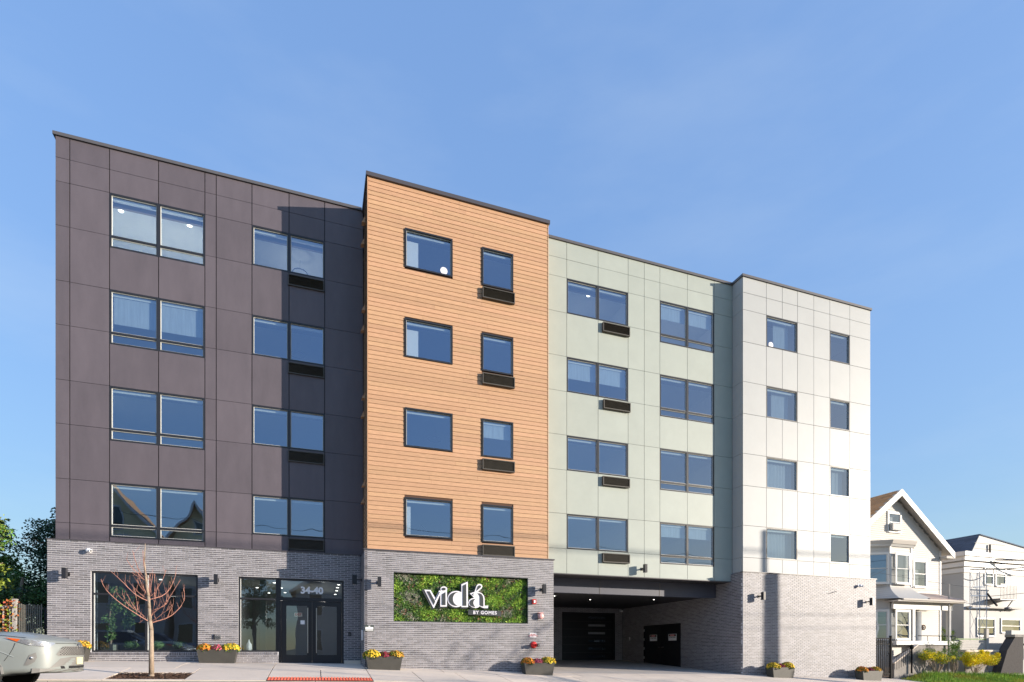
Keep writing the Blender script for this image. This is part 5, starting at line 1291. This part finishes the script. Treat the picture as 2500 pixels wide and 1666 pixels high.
put('frieze', MB().box(27.78, 32.2, -.62, -.50, 3.62, 3.88), M['trim'], H); put('porch_ceiling', MB().box(27.6, 32.5, -1.0, HWY, 3.98, 4.04), M['soffit_trim'], H)
put('frieze_top_board', MB().box(27.78, 32.2, -.60, -.52, 3.88, 3.98), M['siding'], H)  # siding-coloured board between the frieze and the porch ceiling
for x in (29.25, 31.95): put('porch_post', MB().box(x-.09, x+.09, -.62, -.46, 2.0, 3.62), M['trim'], H)
put('porch_floor', MB().box(29.1, 32.3, -.7, HWY, .3, 1.85), M['stone'], H)
put('porch_sill', MB().box(27.75, 32.3, -.80, -.60, 1.78, 1.98), M['trim'], H)
put('entrance_door', MB().box(30.35, 31.2, HWY-.05, HWY+.0, 1.9, 3.6), M['blind'], H)
put('wreath', MB().tube([(31.35+.12*math.cos(q*math.pi/8), HWY-.05, 2.75+.12*math.sin(q*math.pi/8)) for q in range(17)], .03, n=5, cap=False), M['mulch'], H)
# porch railing and stairs
rl = MB(); rl.tube([(29.4, -.72, 2.25), (32.2, -.72, 2.25)], .022, n=5)
for x in (30.1, 31.0, 31.9): rl.tube([(x, -.72, 1.9), (x, -.72, 2.25)], .015, n=4)
put('porch_railing', rl, M['iron'], H)
st_ = thing('front_steps', 'concrete side wall and steps up to the porch of the gabled house', 'steps', (27.6, -.9, .2))
put('cheek_wall', MB().xz([(26.98, .1), (29.2, .1), (29.2, 1.75), (28.6, 1.75), (26.98, .85)], -1.25, -1.10), M['stone'], st_)
put('coping_stone', MB().xz([(26.95, .90), (28.6, 1.80), (28.6, 1.74), (26.95, .84)], -1.30, -1.05), M['concrete'], st_)
for i in range(5): put('step', MB().box(27.3+i*.3, 27.62+i*.3, -1.10, -.3, .15, .40+i*.22), M['concrete'], st_)
hr = thing('stair_railing', 'black iron stair railing with newel post beside the porch steps', 'railing', (28.05, -1.3, .4))
mb = MB().tube([(28.05, -1.35, .35), (28.05, -1.35, 1.72)], .04, n=6); mb.ball((28.05, -1.35, 1.66), .10, .10, .13); put('newel', mb, M['iron'], hr)
put('handrail', MB().tube([(26.94, -1.35, 1.20), (28.05, -1.35, 1.65)], .025, n=5), M['iron'], hr)
for i in range(7): put('baluster', MB().tube([(27.02+i*.15, -1.35, .55+i*.05), (27.02+i*.15, -1.35, 1.22+i*.061)], .012, n=4), M['iron'], hr)

# gate
GT = thing('iron_gate', 'black iron picket gate between the white-lit brick end and the house', 'gate', (25.9, -1.25, .1))
for x in (25.16, 26.73): put('post', MB().box(x-.04, x+.04, -1.30, -1.20, .0, 2.22), M['iron'], GT)
for z in (2.08, 1.80, .35): put('rail', MB().box(25.2, 26.69, -1.275, -1.235, z-.025, z+.025), M['iron'], GT)
for i in range(11): put('picket', MB().box(25.26+i*.128, 25.29+i*.128, -1.27, -1.24, .25, 2.07), M['iron'], GT)
put('latch', MB().tube([(26.45, -1.30, 1.45), (26.45, -1.36, 1.35), (26.45, -1.30, 1.22)], .015, n=5), M['iron'], GT)

# pale house further right
K = thing('pale_house', 'pale stucco house with blue-grey roof at the right edge', 'house', (40, 5, .4))
PY = 1.5
kw = [(38.26, 38.95, 5.50, 6.50), (37.56, 39.10, 2.38, 3.40), (39.76, 41.51, 2.60, 3.40), (39.25, 40.1, 5.45, 6.65)]
mb = MB(); hole_backing(mb, 36.4, 47, -.5, 7.0, PY, PY+.2, [(h[0], h[1], h[2], h[3]) for h in kw]); mb.box(36.4, 36.6, PY+.2, 13, -.5, 7.0)
wl = put('wall', mb, M['siding_white'], K)
mb = MB(); clap_seg(mb, (36.4, 12), (36.4, PY), .5, 6.1, (-1, 0), .14, .015); put('side_siding', mb, M['siding_white'], wl, kind='stuff')
for i, (dz, o) in enumerate(((6.15, .05), (6.5, .10), (6.85, .17), (7.1, .26))):
    put('cornice_board', MB().box(36.4-o, 47, PY-o, PY, dz, dz+.26).box(36.4-o, 36.4, PY, 12.5, dz, dz+.26), M['trim'], K)
RZ, RX = 8.50, 37.78
put('gable_wall', MB().xz([(37.05, 7.3), (46.8, 7.3), (46.8, 7.32), (RX, RZ-.03), (37.05, 7.36)], PY+.0, PY+.15), M['siding_white'], K)
mb = MB(); 
for zz in (7.62, 7.95): mb.box(37.35, 44-(zz-7.3)*6, PY-.02, PY-.001, zz, zz+.02)
put('gable_joint', mb, M['soffit_trim'], K)
mb = MB(); slope(mb, 37.02, RX, 7.36, RZ, PY-.02, 13, .06); mb.box(36.2, 37.02, PY, 13, 7.30, 7.36); slope(mb, RX, 47.2, RZ, 7.28, PY-.06, 13, .06); rf = put('roof', mb, M['shingle_blue'], K)
mb = MB()
for i in range(12):
    xa = 37.0+(RX-37.0)*i/12; xb = 37.0+(RX-37.0)*(i+1)/12; q = lambda x: 7.36+(RZ-7.36)*(x-37.02)/(RX-37.02)
    for j in range(16): mb.add([(xa, PY+j*.7, q(xa)+.025), (xb, PY+j*.7, q(xb)+.01), (xb, PY+j*.7+.68, q(xb)+.01), (xa, PY+j*.7+.68, q(xa)+.025)], [(0, 1, 2, 3)])
put('shingle_courses', mb, M['shingle_blue'], rf, kind='stuff')
for h in kw: 
    w_ = hwin(K, (h[0], PY), (h[1], PY), h[2], h[3], blind=.3, cas=.07)
put('awning_ledge', MB().box(36.6, 41.1, PY-.35, PY, 4.02, 4.12), M['soffit_trim'], K)
put('downpipe', MB().tube([(38.6, PY-.08, 7.9), (38.6, PY-.08, 6.9), (39.3, PY-.3, 6.75)], .05, n=6), M['iron'], K)
bal = MB(); 
for i in range(12): bal.box(38.35+i*.13, 38.37+i*.13, PY-.8, PY-.78, 4.6, 5.4)
bal.box(38.3, 39.9, PY-.82, PY-.78, 5.38, 5.44); bal.box(38.3, 39.9, PY-.8, PY, 4.5, 4.58); put('balcony', bal, M['coping'], K)
put('balcony_bracket', MB().tube([(39.6, PY-.7, 4.5), (39.9, PY-.1, 3.9)], .025), M['iron'], K)

# yard in front of the pale house
t = thing('garden_wall', 'rough stone retaining wall behind the yellow shrub', 'wall', (34, -.6, .4))
mb = MB(); mb.box(32.84, 36.1, -.80, -.50, -.1, 1.42); wl = put('wall_core', mb, M['mortar'], t)
for r_ in range(7):
    x = 32.84+random.uniform(-.1, 0)
    while x < 36.0:
        L_ = random.uniform(.28, .6); put('stone', MB().box(max(32.82, x)+.008, min(36.1, x+L_)-.008, -.80-random.uniform(.01, .04), -.78, -.02+r_*.205+.008, -.02+(r_+1)*.205-.008), M['stone'], t); x += L_
put('coping_slab', MB().box(32.8, 36.1, -.86, -.46, 1.42, 1.52), M['concrete'], t)
t = thing('deck_wall', 'grey board parapet with green rail above the stone wall', 'parapet', (34.1, -.3, 1.5))
for i in range(4): put('board', MB().box(33.05, 35.15, -.40, -.36, 1.53+i*.135, 1.53+(i+1)*.135-.01), M['post_grey'], t)
put('rail', MB().box(32.7, 35.2, -.43, -.33, 2.08, 2.14), M['leaf_dark'], t); put('post', MB().box(35.15, 35.35, -.45, -.3, 1.0, 2.7), M['post_grey'], t)
t = thing('stone_buttress', 'dark tapered stone pier with sloped left side in front of the pale house', 'pier', (35.9, -.9, .3))
put('pier', MB().xz([(34.92, .2), (36.81, .2), (36.86, 2.22), (36.15, 2.22), (35.5, 1.5)], -1.25, -.82), M['stone_dark'], t)
put('cap', MB().box(36.05, 36.95, -1.30, -.80, 2.22, 2.36), M['stone'], t)
t = thing('pale_wall', 'pale plastered side wall right of the dark stone pier', 'wall', (39, -.7, .3)); put('wall', MB().box(36.82, 46, -.7, -.4, -.5, 2.62), M['siding_white'], t)
put('iron_hook', MB().tube([(37.45, -.75, 1.25), (37.5, -.8, 1.75), (37.75, -.8, 1.85), (37.95, -.8, 1.6), (37.95, -.8, 1.0)], .05), M['iron'], t)
gzz = lambda x, y: walk(x, -3.35)-.02+(min(y, -1.6)+3.35)*.28*min(1, max(.15, (x-26.8)/1.6))
sheet('yard', frange(26.8, 50, 24), [-3.35, -2.9, -2.2, -1.6, -.8, 1.5], gzz, M['soil'], kind='structure')
mb = MB(); mb2 = MB()
for _ in range(26000):
    x = random.uniform(26.9, 46); y = -3.4+random.random()**1.05*1.75; z = gzz(x, max(-3.35, y)); a = random.uniform(0, 6.28); h = random.uniform(.08, .24)
    b = mb2 if math.sin(x*1.9)+math.sin(x*.7+y*3)+random.gauss(0, .5) > 1.1 else mb
    k = len(b.v); c, d = math.cos(a)*.012, math.sin(a)*.012; b.v += [(x-c, y-d, z), (x+c, y+d, z), (x+random.uniform(-.05, .05), y+random.uniform(-.05, .05), z+h)]; b.f.append((k, k+1, k+2))
put('grass', mb, M['grass'], kind='stuff'); put('dry_grass', mb2, M['grass_yellow'], kind='stuff')
def shrub(name, lb, x, y, blobs, leafmats, stems, size=.07):
    z0 = gzz(x, y); t = thing(name, lb, 'shrub', (x, y, z0))
    for k in range(stems):
        b = random.choice(blobs); q = (b[0]+random.uniform(-.3, .3), b[1], b[2]); s0 = random.uniform(-.12, .12)
        put('stem', MB().tube([(s0, 0, -.05), (s0+q[0]*.35+random.uniform(-.1, .1), random.uniform(-.15, .15), q[2]*.5), q], .03, .008, n=5), M['bark'], t, local=True)
    for mat, n in leafmats:
        mb = MB()
        for b in blobs:
            crown(mb, b[:3], (b[3], b[3]*.8, b[4]), int(n*b[3]*b[4]*7), size)
            for _ in range(7): crown(mb, (b[0]+random.uniform(-1, 1)*b[3]*1.1, b[1]+random.uniform(-.3, .3), b[2]+random.uniform(-.5, 1.2)*b[4]), (.14, .12, .11), int(n*b[3]*b[4]*1.0), size)
        put('foliage', mb, M[mat], t, local=True)
    return t
shrub('yellow_shrub', 'large bright yellow leaved shrub in front of the stone wall', 32.4, -1.5, [(.0, 0, .85, .6, .34), (.9, .1, .80, .8, .28), (1.5, .1, .65, .4, .22), (-.3, 0, .7, .4, .3)], (('leaf_yellow', 1300), ('leaf_lime', 120)), 7, .055)
shrub('yellow_shrub', 'smaller yellow and green shrub with bare stems near the iron railing', 29.4, -1.6, [(-.1, 0, .85, .55, .22), (.4, 0, .72, .45, .26), (-.7, 0, .9, .4, .25)], (('leaf_lime', 420), ('leaf_yellow', 520), ('leaf_mid', 160)), 12, .055)
shrub('green_shrub', 'dull green twiggy shrub between the two yellow shrubs', 30.9, -1.5, [(0, 0, 1.0, .5, .42), (.2, .1, 1.45, .3, .35)], (('leaf_mid', 260), ('leaf_lime', 160)), 10, .06)
shrub('green_shrub', 'soft olive shrub behind the thin pole between the houses', 34.4, 1.2, [(0, 0, 1.9, .5, .55), (-.5, 0, 1.5, .4, .5)], (('leaf_lime', 200), ('leaf_mid', 220)), 7)
shrub('orange_flowers', 'small orange flower tuft in the grass verge', 29.4, -2.6, [(0, 0, .15, .28, .08)], (('leaf_orange', 260),), 2, .05)
t = thing('thin_pole', 'thin pale metal pole standing in front of the gap between houses', 'pole', (31.57, -.8, .4)); put('pole', MB().tube([(31.55, -.8, .4), (31.59, -.8, 5.0)], .045, .04, n=8), M['post_grey'], t)
t = thing('lattice_mast', 'blue-grey steel lattice mast between the two houses', 'mast', (36.0, .4, .4))
mb = MB(); c = [(35.65, .2), (36.25, .2), (36.25, .7), (35.65, .7)]
for x, y in c: mb.tube([(x, y, .3), (x, y, 6.0)], .02, n=4)
put('leg', mb, M['lattice'], t)
mb = MB()
for k in range(5):
    z = .5+k*1.1
    for (a, b) in zip(c, c[1:]+c[:1]): mb.tube([(a[0], a[1], z), (b[0], b[1], z+1.1)], .008, n=4)
put('bracing', mb, M['lattice'], t)
for z, l in ((3.9, .9), (4.6, .7), (5.1, .5)): put('cross_arm', MB().tube([(35.95-l, .4, z), (35.95+l, .4, z+.05)], .03, n=5), M['lattice'], t)

# ------------------------------------------------------------------ wires and poles
def wire(name, lb, a, b, sag, r=.012, grp=None):
    a = Vector(a); b = Vector(b); n = 24
    o = put(name, MB().tube([a.lerp(b, i/n)-Vector((0, 0, sag*4*(i/n)*(1-i/n))) for i in range(n+1)], r, n=4), M['wire']); tag(o, lb, 'cable', grp); return o
wire('service_cable', 'thin service cable running from the brick end up to the gabled house', (22.2, -1.85, 4.1), (27.0, -.9, 5.6), .05, .010)
wire('service_cable', 'dark cable sagging across the pale house above its windows', (36.3, 1.1, 6.25), (44.5, -2.5, 7.4), .35, .03)
wire('service_cable', 'thick cable bundle crossing the gable of the pale house', (38.7, 1.2, 6.95), (45.5, -1.5, 7.2), .12, .045)
wire('service_cable', 'lowest thin cable sloping over the ledge of the pale house', (36.5, 1.0, 4.6), (44.5, -2.0, 5.6), .1, .014)
wire('service_cable', 'thin cable crossing the bay of the gabled house', (25.2, -1.9, 5.15), (35.5, .3, 5.05), .05, .007)
t = thing('street_lamp', 'small dark lamp arm reaching over the ledge of the pale house', 'street lamp', (36.1, -.3, 3.9))
put('arm', MB().tube([(36.3, .2, 4.75), (36.2, -.2, 4.2), (36.1, -.4, 4.0)], .05, n=6), M['iron'], t); put('lamp_head', MB().ball((36.7, -.6, 3.85), .28, .12, .08), M['coping'], t, smooth=True)
def pole(x, y, h, lb):
    z0 = ground(x, y); t = thing('utility_pole', lb, 'utility pole', (x, y, z0), group='wooden utility poles across the street')
    put('pole', MB().tube([(0, 0, 0), (0, 0, h)], .22, .14, n=12), M['pole_wood'], t, local=True)
    put('riser_pipe', MB().tube([(.30, 0, 0), (.30, 0, h*.62)], .08, n=8), M['coping'], t, local=True)
    put('riser_box', MB().box(.18, .42, -.1, .1, 4.0, h*.52), M['coping'], t, local=True)
    put('cross_arm', MB().box(-1.1, 1.1, -.06, .06, h-.9, h-.75), M['pole_wood'], t, local=True)
    for i in (-1, -.4, .4, 1): put('insulator', MB().tube([(i, 0, h-.75), (i, 0, h-.6)], .04), M['coping'], t, local=True)
pole(62, -19.0, 12.5, 'wooden utility pole across the street to the right')
t = thing('steel_pole', 'stepped steel pole across the street whose shadow falls on the white block', 'pole', (39.62, -14.6, ground(39.6, -14.6)))
zz = 11.4-ground(39.6, -14.6)
put('shaft', MB().tube([(0, 0, 0), (0, 0, 5.1), (0, 0, zz-1.95)], .29, .23, n=14), M['coping'], t, local=True); put('mast', MB().tube([(-.14, 0, zz-2.0), (-.14, 0, zz)], .095, n=10), M['coping'], t, local=True)
put('control_box', MB().box(-.5, .1, -.15, .2, 4.7, 5.6), M['coping'], t, local=True)
pole(-32, -19.0, 12.5, 'wooden utility pole across the street to the left')
for i, (dy, z) in enumerate(((-1, 12.4), (-.4, 12.4), (.4, 12.4), (1, 12.4), (0, 9.6), (0, 9.0))):
    wire('overhead_wire', ['upper overhead street wire on the outer left insulator', 'upper overhead street wire on the inner left insulator', 'upper overhead street wire on the inner right insulator', 'upper overhead street wire on the outer right insulator', 'middle communication cable strung below the street wires', 'lowest communication cable strung below the street wires'][i], (62, -19+dy*.3, z), (-32, -19+dy*.3, z+1.3), 1.0, .014, 'overhead street wires')

# ------------------------------------------------------------------ across the street: what the windows mirror and what throws the soft branch shadows
def simple_house(x0, x1, y0, y1, h, pk, mat, lb, z0):
    t = thing('opposite_house', lb, 'house', ((x0+x1)/2, y0, z0), group='houses across the street')
    put('wall', MB().box(x0, x1, y0, y1, z0-.5, z0+h), M['siding'], t)
    xm = (x0+x1)/2
    put('gable', MB().xz([(x0, z0+h), (x1, z0+h), (xm, z0+pk)], y1-.2, y1), M[mat], t)
    mb = MB(); slope(mb, x0-.5, xm, z0+h-.35, z0+pk+.15, y0-.4, y1+.5, .15); slope(mb, xm, x1+.5, z0+pk+.15, z0+h-.35, y0-.4, y1+.5, .15); put('roof', mb, M['shingle_brown'], t)
    mb = MB(); slope(mb, x0-.55, xm-.001, z0+h-.35, z0+pk+.18, y1+.501, y1+.54, .32); slope(mb, xm+.001, x1+.55, z0+pk+.18, z0+h-.35, y1+.501, y1+.54, .32); put('rake_board', mb, M['trim'], t)
    n = max(2, int((x1-x0)/2.6)); fl = int(h/3)
    for k in range(fl):
        for i in range(n):
            x = x0+(x1-x0)*(i+.5)/n; z = z0+.9+k*3
            f_ = put('window', MB().box(x-.62, x+.62, y1, y1+.05, z-.1, z+1.7), M['trim'], t); put('pane', MB().box(x-.5, x+.5, y1+.05, y1+.06, z, z+1.6), M['car_glass'], f_)
    if x1-x0 > 10:
        f_ = put('window', MB().box(xm+1.5, xm+2.7, y1, y1+.06, z0+h+.55, z0+h+2.1), M['trim'], t); put('pane', MB().box(xm+1.62, xm+2.58, y1+.06, y1+.07, z0+h+.67, z0+h+1.98), M['car_glass'], f_)
    f_ = put('window', MB().box(xm-.5, xm+.5, y1, y1+.05, z0+h+.3, z0+h+1.6), M['trim'], t); put('pane', MB().box(xm-.4, xm+.4, y1+.05, y1+.06, z0+h+.4, z0+h+1.5), M['car_glass'], f_)
simple_house(-22.0, -10.9, -38, -28, 9.0, 14.6, 'siding_yellow', 'wide yellow gabled house across the street', ground(-14, -28))
simple_house(-10.5, -7.1, -36, -29, 9.2, 12.0, 'siding_yellow', 'narrow yellow gabled house across the street', ground(-9, -28))
simple_house(-1.5, 7.5, -40, -30, 6.2, 9.0, 'siding', 'cream low house across the street', ground(3, -30))
simple_house(12, 21, -42, -31, 6.5, 9.2, 'stone', 'grey brown house across the street', ground(16, -30))
simple_house(27, 36, -44, -33, 6.3, 8.6, 'siding', 'cream wide house across the street', ground(30, -30))
random.seed(9)
tree('leafy_tree', 'green tree across the street between two houses', -4.6, -27, 7.6, [(0, 0, 5.2, 1.8, 1.5, 1.8), (-.8, .3, 3.8, 1.4, 1.3, 1.3), (1.0, 0, 4.0, 1.3, 1.2, 1.4)], 'leaf_dark', 5000, .22, 'trees across the street', mat2='leaf_lime', share2=.3)
tree('leafy_tree', 'green tree across the street at the far left', -24.0, -26, 8.2, [(0, 0, 5.2, 2.2, 1.8, 2.2), (1.2, .3, 3.8, 1.6, 1.3, 1.4)], 'leaf_dark', 3500, .24, 'trees across the street', mat2='leaf_lime', share2=.2)
def bare_tree(x, y, h, lb):
    z0 = ground(x, y)-.1; t = thing('bare_tree', lb, 'tree', (x, y, z0), group='bare trees across the street')
    mb = MB(); mb.tube([(0, 0, 0), (.1, 0, h*.35), (0, .1, h*.6)], .17, .10, n=8)
    def br(p, d, l, r, lev):
        q = p+d*l; mb.tube([p, p+d*l*.5+Vector((random.uniform(-.1, .1), random.uniform(-.1, .1), .04))*l, q], r, r*.55, n=4, cap=False)
        if lev:
            for _ in range(3):
                nd = (d+Vector((random.uniform(-.8, .8), random.uniform(-.8, .8), random.uniform(-.2, .6)))).normalized(); br(p+d*l*random.uniform(.5, 1), nd, l*.68, r*.5, lev-1)
    for i in range(9):
        a = i*2.4; d = Vector((math.cos(a), math.sin(a), random.uniform(.15, .9))).normalized(); br(Vector((0, 0, h*(.32+.03*i))), d, h*.26, .07, 3)
    put('branches', mb, M['bark'], t, local=True)
bare_tree(30.5, -18.6, 9.5, 'bare tree across the street whose branches shade the sign wall')
bare_tree(54.5, -19.0, 8.5, 'bare tree across the street beyond the utility pole')
